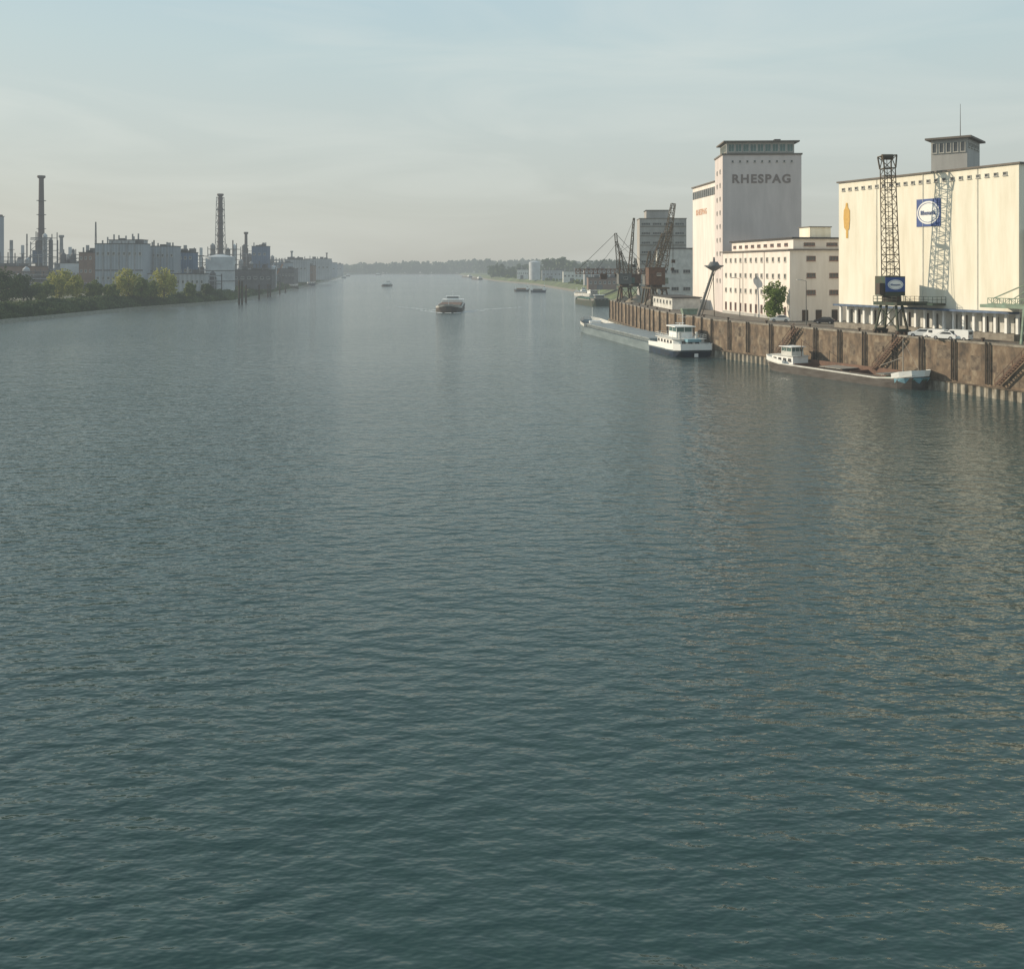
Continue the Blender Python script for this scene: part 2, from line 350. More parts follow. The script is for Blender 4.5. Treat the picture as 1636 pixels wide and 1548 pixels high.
# ---------------------------------------------------------------- quay wall
qw=thing('quay_wall','tall stained brown quay wall with pale sheet piling at the waterline','wall')
def along(poly,step,start=0):
    out=[];d=start;segs=[]
    for i in range(len(poly)-1):
        p=Vector((*poly[i],0));r=Vector((*poly[i+1],0));segs.append((p,r,(r-p).length))
    tot=sum(s[2] for s in segs)
    while d<tot:
        e=d
        for p,r,l in segs:
            if e<=l: break
            e-=l
        t=(r-p).normalized();out.append((p+t*e,t));d+=step
    return out
wall=MB();cop=MB();pile=MB();band=MB()
for i in range(len(EDGE)-1):
    p=Vector((*EDGE[i],0));r=Vector((*EDGE[i+1],0));t=(r-p).normalized();n=Vector((-t.y,t.x,0))
    if n.x>0:n=-n
    def quad(mb,o0,o1,z0,z1):
        a=p+n*o0;b_=r+n*o0;c=r+n*o1;d=p+n*o1
        mb.add([(a.x,a.y,z0),(b_.x,b_.y,z0),(c.x,c.y,z0),(d.x,d.y,z0),(a.x,a.y,z1),(b_.x,b_.y,z1),(c.x,c.y,z1),(d.x,d.y,z1)],
         [(0,1,2,3),(4,5,6,7),(0,1,5,4),(1,2,6,5),(2,3,7,6),(3,0,4,7)])
    quad(wall,-.6,.1,-1,8.1)
    quad(cop,-.9,.2,8.104,8.42)
    quad(band,.11,.8,1.6,1.7)
wall.build('wall_face','brownwall',qw);cop.build('coping','coping',qw);band.build('ledge','patch',qw)
rg=random.Random(9);pl_=MB()
for k,(p,t) in enumerate(along(EDGE,2.7,70.4)):
    n=Vector((-t.y,t.x,0));n=-n if n.x>0 else n
    for j in range(2):
        wd=rg.uniform(.3,1.1);z0=rg.choice((2.1,3.9,5.2));z1=z0+rg.uniform(.8,2.4);o_=.104+.006*j;c0=p+t*rg.uniform(-1,1)
        a=c0+n*o_-t*wd;b_=c0+n*o_+t*wd
        pl_.add([(a.x,a.y,z0),(b_.x,b_.y,z0),(b_.x,b_.y,min(z1,7.9)),(a.x,a.y,min(z1,7.9))],[(0,1,2,3)])
o=pl_.build('repair_patches','patch',qw);o['kind']='stuff'
pts=along(EDGE,.36)
for i in range(len(pts)-1):
    (p,t),(r,t2)=pts[i],pts[i+1];n=Vector((-t.y,t.x,0));n=-n if n.x>0 else n;n2=Vector((-t2.y,t2.x,0));n2=-n2 if n2.x>0 else n2
    ph=[.5,.5,.88,.88][i%4];ph2=[.5,.5,.88,.88][(i+1)%4]
    a=p+n*ph;b_=r+n2*ph2
    pile.add([(a.x,a.y,-1),(b_.x,b_.y,-1),(b_.x,b_.y,1.55),(a.x,a.y,1.55)],[(0,1,2,3)])
pile.build('sheet_piling','sheet',qw)
fp=None
rg=random.Random(4)
for k,(p,t) in enumerate(along(EDGE,6.6,72)):
    n=Vector((-t.y,t.x,0));n=-n if n.x>0 else n;rz=math.atan2(t.y,t.x)
    if fp is None:
        a=MB();a.box(-.42,-.28,-.0,.22,2.0,8.5).box(.28,.42,0,.22,2.0,8.5)
        for z in range(2,9): a.box(-.28,.28,.05,.12,z+.2,z+.27)
        fp=a.build('fender_ladder','fender',qw);c=fp
    else:
        c=fp.copy();COL.objects.link(c)
    s=1 if n.dot(Vector((-math.sin(rz),math.cos(rz),0)))>0 else -1
    c.location=p+n*.22+t*rg.uniform(-.7,.7);c.rotation_euler=(0,0,rz if s>0 else rz+math.pi)
for j,(px) in enumerate((1425,1630,1262)):
    best=min(along(EDGE,.5,60),key=lambda a:abs(CX+F*a[0].x/a[0].y-px));p,t=best;n=Vector((-t.y,t.x,0));n=-n if n.x>0 else n
    rz=math.atan2(t.y,t.x)
    a=MB()
    a.bar((-3,0,8.2),(3,0,2.2),.12,.3);a.bar((-3,.9,8.2),(3,.9,2.2),.12,.3)
    for i in range(16): a.box(-3+i*.39,-2.7+i*.39,0,.9,8.1-i*.39,8.16-i*.39)
    a.bar((-3,.9,9.1),(3,.9,3.1),.07)
    for i in range(5): a.bar((-3+i*1.5,.9,8.2-i*1.5),(-3+i*1.5,.9,9.1-i*1.5),.07)
    s=1 if n.dot(Vector((-math.sin(rz),math.cos(rz),0)))>0 else -1
    a.build('stairway','rust',qw,loc=tuple(p+n*.5),rot=rz if s>0 else rz+math.pi)
for k,(p,t) in enumerate(along(EDGE,13.2,75)):
    if k>17: break
    o=thing('mooring_bollard','squat dark mooring bollard on the quay edge','bollard',(p.x+1.1,p.y,ZQ),0,'mooring bollards along the quay edge')
    if k==0: bm1=MB().cyl((0,0,0),(0,0,.5),.22,.18).build('post','dark',o).data;bm2=MB().cyl((0,0,.5),(0,0,.72),.3,.32).build('cap','dark',o).data
    else:
        for nm,d in (('post',bm1),('cap',bm2)):
            c=bpy.data.objects.new(nm,d);COL.objects.link(c);c.parent=o
for d,lb in ((1.5,'thin steel crane rail nearest the quay edge'),(5.2,'thin steel rail further in from the quay edge')):
    a=MB()
    for i in range(len(EDGE)-1): a.bar((EDGE[i][0]+d,EDGE[i][1],ZQ+.05),(EDGE[i+1][0]+d,EDGE[i+1][1],ZQ+.05),.12,.1)
    tag(a.build('crane_rail','dark'),lb,'rail')
# ---------------------------------------------------------------- cream warehouse
A=(64.3,184.7);U=math.atan2(-34.7,16.7);WL=38.5
wh=thing('warehouse','big cream windowless warehouse with small slots under its flat roof','building',(A[0],A[1],ZQ),U)
HT=36.6-ZQ
MB().box(0,WL,0,34,4.6,HT).build('wall','cream',wh)
MB().box(.3,WL-.3,1.6,33.7,0,4.6).build('ground_floor_wall','offwhite',wh)
MB().box(-.35,WL+.35,-.3,34.3,HT,HT+.3).build('roof','roofedge',wh)
MB().box(-.1,WL+.1,-1.5,0,4.3,4.62).build('loading_canopy','shedblue',wh)
MB().box(0,WL,-1.2,1.6,0,1.05).build('loading_dock','coping',wh)
for i in range(20):
    x=.35+i*(WL-.7)/19
    MB().box(x-.22,x+.22,-.02,.42,1.05,4.3).build('column','white',wh)
for i in range(19):
    x=.35+(i+.5)*(WL-.7)/19
    if i%3!=2: MB().box(x-.6,x+.6,1.5,1.598,1.05,3.6).build('door','dark' if i%2 else 'deckgrey',wh)
for i in range(22):
    window(wh,1.2+i*1.66,0,HT-1.35,.72,.62,RIV,fm='frame',mull=0,fr=.1)
for i in range(3):
    x=(9.5,20,31)[i];MB().cyl((x,-.1,4.7),(x,-.1,HT-.1),.045,n=6).build('downpipe','offwhite',wh)
def face_x(px):
    k=(px-CX)/F;t=(A[0]-k*A[1])/(-k*34.7-16.7);return t*38.51,(A[1]-34.7*t)
x0,y0=face_x(1465);x1,y1=face_x(1503)
zt=wz(318,(y0+y1)/2)-ZQ;zb=wz(362,(y0+y1)/2)-ZQ
xc=(x0+x1)/2;zc=(zt+zb)/2;sw=(x1-x0)
def ellipse(cx,cy,rx,rz_,th,n=40,ri=None):
    a=MB()
    if ri is None:
        vs=[(cx+rx*math.cos(2*math.pi*k/n),cy,rz_*math.sin(2*math.pi*k/n)+th) for k in range(n)]
        a.add(vs,[tuple(range(n))])
    else:
        vs=[];fs=[]
        for k in range(n):
            c_=math.cos(2*math.pi*k/n);s_=math.sin(2*math.pi*k/n)
            vs+=[(cx+rx*c_,cy,th+rz_*s_),(cx+rx*ri*c_,cy,th+rz_*ri*s_)]
        for k in range(n):
            j=(k+1)%n;fs.append((2*k,2*j,2*j+1,2*k+1))
        a.add(vs,fs)
    return a
sg=MB().box(x0,x1,-.12,-.003,zb,zt).build('sign_panel','blue',wh)
ellipse(xc,-.15,sw*.47,(zt-zb)*.42,zc).build('oval','white',sg)
ellipse(xc,-.19,sw*.42,(zt-zb)*.36,zc,ri=.95).build('oval_ring','blue',sg)
letters('Rhenania',sw*.6,(zt-zb)*.16,'blue',sg,(xc,-.24,zc),RIV,off=-.005)
gx0,gy=face_x(1348);gx1,_=face_x(1358);gm=(gx0+gx1)/2;gz0=wz(381,gy)-ZQ;gz1=wz(325,gy)-ZQ;gw=(gx1-gx0)
g=MB();hh=gz1-gz0
g.side([(gm-.12*gw,gz1),(gm+.12*gw,gz1),(gm+.2*gw,gz1-.13*hh),(gm+.48*gw,gz1-.22*hh),(gm+.5*gw,gz1-.5*hh),(gm+.38*gw,gz1-.75*hh),(gm+.2*gw,gz1-.78*hh),(gm+.2*gw,gz0),(gm-.1*gw,gz0),(gm-.1*gw,gz1-.78*hh),(gm-.4*gw,gz1-.7*hh),(gm-.5*gw,gz1-.42*hh),(gm-.44*gw,gz1-.2*hh),(gm-.2*gw,gz1-.12*hh)],-.08,-.004)
g.build('gold_emblem','gold',wh)
Yt=172.0
th=thing('roof_tower','grey rooftop stair tower with an overhanging flat roof and a thin antenna','tower',(wx(1530,Yt-4)+1.9,Yt-4+.4,36.6+.31),U+.45)
MB().box(-6.1,0,0,9.6,0,6.4).build('wall','greyrender',th)
MB().box(-7.0,.8,-.8,10.6,6.4,6.75).build('roof','roofedge',th)
for i in range(5): window(th,-5.5+i*1.2,0,4.9,.85,1.9,RIV,mull=0)
for i in range(4): window(th,0,1.4+i*2.2,5.3,1.5,.9,0,mull=1)
MB().cyl((-1.6,2,6.75),(-1.6,2,12.9),.07,.03,6).build('antenna','dark',th)
MB().box(-4,-2.5,3,4.5,6.75,7.2).build('roof_hatch','roofedge',th)
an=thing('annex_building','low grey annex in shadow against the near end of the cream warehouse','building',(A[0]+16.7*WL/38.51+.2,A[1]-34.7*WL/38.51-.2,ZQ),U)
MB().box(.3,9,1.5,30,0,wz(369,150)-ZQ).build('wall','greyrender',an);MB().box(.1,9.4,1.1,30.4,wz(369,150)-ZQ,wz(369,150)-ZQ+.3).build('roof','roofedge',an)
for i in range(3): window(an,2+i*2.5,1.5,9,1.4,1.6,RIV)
# ---------------------------------------------------------------- office block
oc=(61.1,206.5);OL=38.0;OU=math.atan2(-.986,.166)
of=thing('office_building','pale four storey office block with rows of small windows and flat roof','building',(oc[0]-.166*OL,oc[1]+.986*OL,ZQ),OU)
oh=23.85-ZQ
MB().box(0,OL,0,16,0,oh).build('wall','pinkwhite',of)
MB().box(-.5,OL+.5,-.6,16.5,oh,oh+.3).build('cornice','roofedge',of)
MB().box(3,OL-.8,1.2,15.6,oh+.3,26.4-ZQ).build('attic_wall','pinkwhite',of)
MB().box(2.5,OL-.3,.7,16,26.4-ZQ,26.75-ZQ).build('roof','roof',of)
MB().box(OL-6.5,OL-1.5,5.5,10.5,26.75-ZQ,29-ZQ).build('lift_housing','cream',of)
MB().box(OL-6.7,OL-1.3,5.3,10.7,29-ZQ,29.2-ZQ).build('lift_housing_roof','roofedge',of)
for r in range(4):
    z=2.3+r*3.75
    for c in range(12):
        x=2.2+c*3.05
        window(of,x,0,z if r else 2.0,.95,1.15 if r else 2.0,RIV,fm='frame' if r else 'redbrown',mull=1)
    if r:
        for y in (5.0,10.4): window(of,OL,y,z+.2,2.1,1.1,0,fm='redbrown',mull=2)
for c in range(9): window(of,5+c*3.6,1.2,oh+1.35,1.6,.7,RIV,mull=1,fm='redbrown')
for y in (5.0,10.4): window(of,OL-.8,y,oh+1.35,2.6,.75,0,mull=2,fm='redbrown')
for y in (3.6,6.8,10.6):
    MB().box(OL,OL+.1,y-.7,y+.7,0,2.4).build('door','dark',of)
MB().box(-.05,OL+.06,-.07,-.003,0,.7).build('plinth','greyrender',of)
for x in (12.9,25.1): MB().cyl((x,-.12,.8),(x,-.12,oh-.05),.06,n=6).build('downpipe','frame',of)
# ---------------------------------------------------------------- silo tower
si=thing('silo_building','tall pinkish grain silo tower with raised lettering and glazed rooftop floor','building',(55,245.2,ZQ),-.05)
TH=49.4-ZQ;TW=20.3
MB().box(0,TW,0,12,0,TH).build('tower_wall','tower',si)
MB().box(-.25,TW+.25,-.25,12.2,TH,TH+.4).build('parapet','roofedge',si)
MB().box(1.2,TW-1.6,1,11,TH+.4,TH+3.4).build('rooftop_room','greyrender',si)
MB().box(.3,TW-.4,0,11.8,TH+3.4,TH+3.75).build('roof','roofedge',si)
MB().box(TW-6,TW-4.4,4,6,TH+3.75,TH+4.6).build('chimney','roof',si)
for i in range(9): window(si,2.4+i*1.9,1,TH+1.95,1.6,2.1,RIV,mull=1,gm='glassgreen')
for i in range(4): window(si,1.2,2.4+i*2.2,TH+1.95,1.7,2.1,math.pi,mull=1,gm='glassgreen')
for i in range(9): window(si,2.6+i*1.9,0,TH-1.7,.5,.55,RIV,mull=0,fr=.06)
for z in range(9): window(si,0,3.5,TH-4-z*3.6,1.0,1.1,math.pi,mull=0)
for z in range(9): window(si,0,8.2,TH-4-z*3.6,1.0,1.1,math.pi,mull=0)
letters('RHESPAG',15.0,2.35,'letter',si,((wx(1216,245)-55),-.06,wz(286,245)-ZQ),RIV,off=.035,sp_=1.22)
wgh=43.5-ZQ;ang=math.atan2(-1,.087)+.05
WG=lambda:MB(ang,(-2.9,34.2,0))
a=WG();a.box(0,22,0,18,0,wgh).build('wing_wall','pinkwhite',si)
a=WG();a.box(-.3,22.1,-.4,18.3,wgh,wgh+.35).build('wing_roof','roofedge',si)
a=WG();a.box(.6,21.8,-.06,-.003,wgh-3.4,wgh-1.2).build('window_band','glass',si)
for i in range(12):
    a=WG();x=.6+i*1.9;a.box(x-.12,x+.12,-.16,-.06,wgh-3.4,wgh-1.2).build('mullion','frame',si)
pc=Matrix.Translation((-2.9,34.2,0))@Matrix.Rotation(ang,4,'Z')@Vector((9.0,-.05,wz(338,268)-ZQ))
letters('RHESPAG',10.5,1.7,'letterorange',si,tuple(pc),ang+RIV)
# ---------------------------------------------------------------- further grain store
Yb=400
fs=thing('grain_store','grey stepped grain store standing behind the dark quay cranes','building',(wx(1022,Yb),Yb,ZQ-3.3),-.05)
fh=wz(350,Yb)-ZQ+3.3;fw=wx(1096,Yb)-wx(1022,Yb)
MB().box(0,fw,0,14,0,fh).build('wall','storegrey',fs)
MB().box(3,12.5,2,12,fh,fh+3.6).build('rooftop_room','storegrey',fs)
MB().box(2.7,12.8,1.7,12.3,fh+3.6,fh+3.9).build('roof','roof',fs)
MB().box(-.2,fw+.2,-.2,14.2,fh,fh+.3).build('parapet','roofedge',fs)
for r in range(7):
    MB().box(.2,fw-.2,-.2,-.003,fh-3.35-r*4.0,fh-3.1-r*4.0).build('string_course','roofedge',fs)
    for c in range(4):
        window(fs,2.6+c*4.75,0,fh-2.2-r*4.0,3.9,1.1,RIV,mull=3)
ft=thing('store_shed','grey white shed between the grain store and the silo wing','building',(wx(1050,335),335,ZQ),-.12)
sh_=wz(398,335)-ZQ
MB().box(0,12.6,0,14,0,sh_).build('wall','offwhite',ft);MB().box(-.3,12.9,-.3,14.3,sh_,sh_+.35).build('roof','roof',ft)
for r in range(2):
    for i in range(3): window(ft,2.2+i*4.1,0,4.2+r*6.2,2.6,1.3,RIV,mull=2)
    for i in range(3): window(ft,0,2.4+i*4.4,4.2+r*6.2,1.3,1.3,math.pi)
ls=thing('quay_shed','low pale shed with a dark flat roof on the quay beside the crane legs','building',(wx(1074,262),262,ZQ),-1.5)
MB().box(-24,0,0,8,0,3.2).build('wall','offwhite',ls);MB().box(-24.4,.4,-.4,8.4,3.2,3.5).build('roof','roof',ls)
for i in range(6): window(ls,-22+i*4,0,1.9,1.6,1.2,RIV)
def heap(label,px,Y,r,h,seed):
    rg=random.Random(seed);vs=[(0,0,h)];fs=[];n=18;R_=5
    for j in range(1,R_+1):
        for k in range(n):
            t=2*math.pi*k/n;rr=r*j/R_*(1+.12*math.sin(3*t+seed)+rg.uniform(-.05,.05));vs.append((rr*math.cos(t)*1.5,rr*math.sin(t),h*(1-(j/R_)**1.2)+rg.uniform(-.08,.08)*(j<R_)))
    for k in range(n): fs.append((0,1+k,1+(k+1)%n))
    for j in range(R_-1):
        for k in range(n):
            a=1+j*n+k;b_=1+j*n+(k+1)%n;fs.append((a,a+n,b_+n,b_))
    o=MB().add(vs,fs).build('gravel_heap','gravel',smooth=True);o.location=(wx(px,Y),Y,ZQ+.004);tag(o,label,'gravel')
heap('brown gravel heap on the quay behind the crane legs, left of the other',1018,318,3.2,2.6,1)
heap('brown gravel heap on the quay beside the low pale shed',1046,300,3.0,2.2,2)
heap('small gravel heap at the far corner of the quay',996,334,2.4,1.8,3)
# ---------------------------------------------------------------- cranes
c1=thing('quay_crane','tall dark lattice quay crane with raised jib in front of the cream warehouse','crane',(66.4,165.2,ZQ),U)
for x in (-2.2,2.2):
    for y in (-.7,1.6):
        MB().bar((x*1.15,y,.6),(x*.75,y*.6+.2,5.2),.32).build('leg','cranegreen',c1)
MB().bar((-2.4,-.7,.9),(-2.4,1.6,.9),.3).bar((2.4,-.7,.9),(2.4,1.6,.9),.3).bar((-2.3,-.7,1.1),(1.7,-.7,4.9),.14).bar((2.3,-.7,1.1),(-1.7,-.7,4.9),.14).bar((-2.3,1.6,1.1),(1.7,1.6,4.9),.14).build('bracing','cranegreen',c1)
for x in (-2.5,2.5):
    w_=MB()
    for y in (-.8,.2,1.2,1.9): w_.cyl((x-.15,y,.35),(x+.15,y,.35),.33,n=10)
    w_.box(x-.25,x+.25,-1.1,2.2,.5,.8);w_.build('bogie','dark',c1)
MB().box(-2.6,2.6,-1.1,6.4,5.1,5.7).box(2.6,6.4,3.2,6.4,5.2,5.55).build('portal_beam','cranegreen',c1)
rl=MB()
for p,r in (((-2.6,-1.1),(-2.6,6.4)),((-2.6,-1.1),(2.6,-1.1)),((2.6,-1.1),(2.6,3.2)),((2.6,3.2),(6.4,3.2)),((6.4,3.2),(6.4,6.4))):
    for z in (6.2,6.7): rl.bar((*p,z),(*r,z),.06)
    n=int((Vector(r)-Vector(p)).length/1.2)+1
    for i in range(n+1):
        t=i/n;x=p[0]+(r[0]-p[0])*t;y=p[1]+(r[1]-p[1])*t;rl.bar((x,y,5.6),(x,y,6.7),.06)
rl.build('railing','cranegreen',c1)
MB().cyl((.0,.6,5.7),(.0,.6,6.8),1.5,n=20).build('slewing_ring','dark',c1)
LC=(-.6,.3,0)
cab=MB().box(-1.2,2.3,-1.8,2.8,6.8,10.2).build('machinery_house','cranegreen',c1,loc=LC,rot=-U)
MB().box(-1.15,2.25,-1.93,-1.803,7.5,10.0).build('sign_panel','blue',cab)
ellipse(.55,-1.96,1.35,.85,8.75).build('oval','white',cab);ellipse(.55,-1.99,1.2,.73,8.75,ri=.95).build('oval_ring','blue',cab)
letters('Rhenania',1.7,.34,'blue',cab,(.55,-2.04,8.75),RIV,off=-.005)
MB().box(-2.1,-1.22,-1.6,.2,7.0,9.0).build('driver_cab','dark',cab)
MB().lattice((.65,.4,10.2),(-.15,-.3,29.2),2.3,1.9,15,.135).build('mast','cranesteel',c1,loc=LC,rot=-U)
MB().lattice((-.15,-.3,29.2),(-.25,-.3,31.4),2.0,2.4,1,.2).cyl((-1.2,-.3,31.2),(.7,-.3,31.2),.5,n=12).build('jib_head','cranesteel',c1,loc=LC,rot=-U)
cb=MB();cb.bar((-.6,-.9,31),(-.3,-1.9,10),.05).bar((.3,-.9,31),(.2,-1.7,10),.05).bar((.7,.6,10),(-.2,0,31),.08)
cb.build('cable','dark',c1,loc=LC,rot=-U)
MB().box(-.7,1.0,-1.1,.8,18.6,18.72).build('platform','cranesteel',c1,loc=LC,rot=-U)

def luff_crane(label,loc,rz,steel,house,ph,hh,tip,leg=2.6,tw=1.5,back=(-2.5,0),apex=(0.5,9),th_=.17):
    c=thing('quay_crane',label,'crane',loc,rz)
    for x in (-leg,leg):
        for y in (-leg,leg): MB().bar((x,y,0),(x*.7,y*.7,ph),.42).build('leg',steel,c)
    MB().box(-leg,leg,-leg,leg,ph,ph+.5).build('portal_beam',steel,c)
    MB().bar((-leg,-leg,.3),(leg*.7,-leg*.7,ph),.18).bar((leg,-leg,.3),(-leg*.7,-leg*.7,ph),.18).build('bracing',steel,c)
    MB().cyl((0,0,ph+.5),(0,0,ph+1.2),1.5,n=16).build('slewing_ring','dark',c)
    h=MB().box(back[0],2.0,-1.7,1.7,ph+1.2,ph+hh).box(back[0]-.2,2.2,-1.9,1.9,ph+hh,ph+hh+.2).build('machinery_house',house,c)
    window(c,0,-1.7,ph+hh*.7,1.4,.9,RIV)
    MB().box(2.0,3.2,-1.2,.6,ph+1.5,ph+3.4).build('driver_cab','glassgreen',c)
    f=Vector((1.6,0,ph+hh-.5));t=Vector(tip);ap=Vector((apex[0],0,ph+apex[1]))
    MB().lattice(f,t,tw,tw*.45,14,th_).build('jib',steel,c)
    MB().lattice((back[0]*.4,0,ph+hh),ap,1.6,.7,5,.16).build('mast',steel,c)
    m=f.lerp(t,.55)
    MB().bar(ap,m,.1).bar(ap,t,.09).bar(ap,(back[0],1,ph+hh),.12).bar(ap,(back[0],-1,ph+hh),.12).build('stay','dark',c)
    MB().bar(t,(t.x,t.y,t.z*.45),.07).box(t.x-.5,t.x+.5,t.y-.4,t.y+.4,t.z*.45-1,t.z*.45).build('hook_cable','dark',c)
    return c
luff_crane('dark lattice crane with rusty brown machinery house beside the grain store',(wx(1050,290),290,ZQ),.15,'cranesteel','rust',5.2,6.4,(5.0,-.5,31.5),leg=3,tw=2.6,back=(-3.2,0),apex=(1.8,17))
luff_crane('slender grey quay crane with steep jib left of the dark lattice crane',(wx(998,318),318,ZQ),.1,'cranesteel','cranegrey',5,4.6,(3.2,0,28.5),leg=2.2,tw=1.1,back=(-2.4,0),apex=(-1.5,12))
luff_crane('dark crane with its jib leaning right directly behind the brown machinery house',(wx(1038,306),306,ZQ),.1,'cranesteel','cranegrey',5,4.2,(7.6,0,26),leg=2.2,tw=1.4,back=(-2.0,0),apex=(0,12))
luff_crane('dark crane furthest back, its short jib leaning left by the gantry mast',(wx(1016,328),330,ZQ),3.0,'cranesteel','rust',5,4.2,(6.6,0,21),leg=2.0,tw=1.2,back=(-2.0,0),apex=(0,10))
gc=thing('gantry_crane','rusty brown gantry crane with long girder reaching over the water','crane',(wx(988,336),336,ZQ),0)
gx0=wx(920,336)-wx(988,336);gx1=wx(1045,336)-wx(988,336);gz=wz(434,336)-ZQ
MB().lattice((gx0,0,gz),(gx1,0,gz),1.7,1.7,18,.2).build('girder','girder',gc)
for x in (1.0,11):
    for y in (-3,3): MB().bar((x,y,0),(x,y*.4,gz-.8),.5).build('leg','girder',gc)
MB().lattice((0.2,0,gz+.8),(-1,0,wz(373,336)-ZQ),1.3,.8,9,.16).build('mast','cranesteel',gc)
MB().bar((-1,0,wz(373,336)-ZQ),(gx0+1,0,gz+.8),.14).bar((-1,0,wz(373,336)-ZQ),(gx1-2,0,gz+.8),.14).bar((-1,0,wz(373,336)-ZQ-4),(gx0*.5,0,gz+.8),.1).build('stay','dark',gc)
MB().box(-6.5,-4.2,-1.2,1.2,gz-2.8,gz-.9).build('trolley_cab','rust',gc)
# ship loader
sl_=thing('ship_loader','grey loader with slanted arm and small flat conical head beside the silo','loader',(wx(1115,226),226,ZQ),0)
hx=wx(1140,226)-wx(1115,226);hz=wz(431,226)-ZQ
MB().cyl((0,0,0),(hx,0,hz),.36,.3).build('slanted_arm','cranegrey',sl_)
MB().bar((.9,0,0),(hx+.5,0,hz),.14).bar((.5,0,hz*.3),(1.4,0,hz*.32),.1).bar((1.3,0,hz*.5),(2.2,0,hz*.5),.1).bar((2.2,0,hz*.7),(2.9,0,hz*.7),.1).build('strut','cranesteel',sl_)
MB().cyl((hx+.1,0,hz-.3),(hx+.1,0,hz+.7),.5,2.1,16).cyl((hx+.1,0,hz+.7),(hx+.1,0,hz+1.05),2.3,2.3,16).cyl((hx+.1,0,hz+1.05),(hx+.1,0,hz+1.9),1.4,.9,16).cyl((hx+.1,0,hz+1.9),(hx+.1,0,hz+3),.3,.2,8).build('loading_head','loadergrey',sl_)
MB().bar((4.4,2,0),(hx,.3,hz),.16).build('back_stay','cranesteel',sl_)
# green crane at the right edge
g2=thing('quay_crane','pale green quay crane cut by the right edge of the view','crane',(78.5,141.0,ZQ),U)
for x in (-2.5,2.5):
    for y in (.4,2.2): MB().bar((x,y,0),(x*.8,y,5.4),.3).build('leg','palegreen',g2)
MB().box(-9.5,3,.2,6.2,5.4,5.9).build('portal_beam','palegreen',g2)
MB().lattice((-9.5,2.5,6.4),(3,2.5,6.4),.9,.9,12,.1).build('railing','palegreen',g2)
MB().box(-1,4,0,4,5.9,9.2).build('machinery_house','palegreen',g2)
MB().lattice((0,1.5,9.2),(5,0,26),2,1,10,.16).build('jib','palegreen',g2)
MB().bar((-8.5,2,6.8),(2,1.5,11),.16).bar((-5,2,6.8),(2,1.5,11),.12).build('stay','palegreen',g2)
# ---------------------------------------------------------------- vehicles
def car(label,loc,rz,paint,van=False,group=None,sc=1):
    c=thing('parked_van' if van else 'parked_car',label,'van' if van else 'car',loc,rz,group);c.scale=(sc,sc,sc)
    Lc=4.9 if van else 4.2;W=.92 if van else .85
    if van: prof=[(0,.35),(0,1.9),(.15,2.02),(3.6,2.02),(4.25,1.15),(4.8,.98),(4.9,.35)]
    else: prof=[(0,.3),(0,.85),(.25,.95),(3.3,.95),(4.1,.78),(4.2,.3)]
    b=MB().side(prof,-W,W)
    if not van: b.side([(.35,.952),(.95,1.42),(2.3,1.45),(3.2,.952)],-W*.86,W*.86)
    b.build('body',paint,c)
    if van:
        MB().side([(3.68,1.96),(4.27,1.2),(4.3,1.21),(3.72,1.98)],-W*.88,W*.88).build('windscreen','glass',c)
        MB().box(-.02,0.01,-W*.7,W*.7,1.2,1.75).build('rear_window','glass',c)
        for s in (-1,1): MB().box(2.7,3.65,s*W-.01,s*W+.01,1.2,1.8).build('side_window','glass',c)
    else:
        MB().side([(2.36,1.43),(3.16,.98),(3.2,1.0),(2.40,1.45)],-W*.8,W*.8).build('windscreen','glass',c)
        MB().side([(.42,.99),(.93,1.39),(.90,1.41),(.38,1.01)],-W*.75,W*.75).build('rear_window','glass',c)
        for s in (-1,1): MB().side([(.7,1.0),(1.05,1.35),(2.2,1.37),(2.8,1.0)],s*W*.86-.012,s*W*.86+.012).build('side_window','glass',c)
    for x in (.85,Lc-.85):
        for s in (-1,1):
            wh_=MB().cyl((x,s*W-.12,.32),(x,s*W+.03,.32),.33,n=16).build('wheel','rubber',c)
            MB().cyl((x,s*(W+.035)-.01,.32),(x,s*(W+.035)+.01,.32),.2,n=12).build('rim','chrome',wh_)
    for s in (-1,1):
        MB().box(Lc-.1,Lc+.01,s*W*.75-.15,s*W*.75+.15,.6,.78).build('headlight','lamp',c)
        MB().box(-.02,.05,s*W*.8-.1,s*W*.8+.1,.7,.95).build('tail_light','redlamp',c)
    return c
def qp(px,py): x,y=wp(px,py,ZQ);return (x,y,ZQ)
car('white van at the right end of the row parked below the warehouse',qp(1551,545),2.2,'carwhite',True,sc=.85)
car('low white car parked between the white van and the smaller van',qp(1530,544),2.3,'carwhite',sc=.95)
car('white car at the left end of the row, close to the tall dark crane',qp(1492,539),2.6,'carwhite',sc=.95)
car('smaller white van third from the right in the parked row',qp(1512,541.5),2.2,'carwhite',True,sc=.75)
car('white car parked beside the young tree at the office block',qp(1262,514.5),2.9,'carwhite')
car('dark car parked at the corner of the office block',qp(1334,518),2.6,'cardark')
car('small dark car on the quay left of the ship loader',qp(1090,490),1.7,'cardark')
sk=thing('waste_skip','green steel skip on the quay edge below the ship loader','skip',(wx(1101,232),232,ZQ),.1)
MB().side([(-1.6,.15),(-2,1.5),(2,1.5),(1.6,.15)],-.9,.9).build('bin','palegreen',sk);MB().box(-2.05,2.05,-.95,.95,1.5,1.6).build('rim','palegreen',sk)
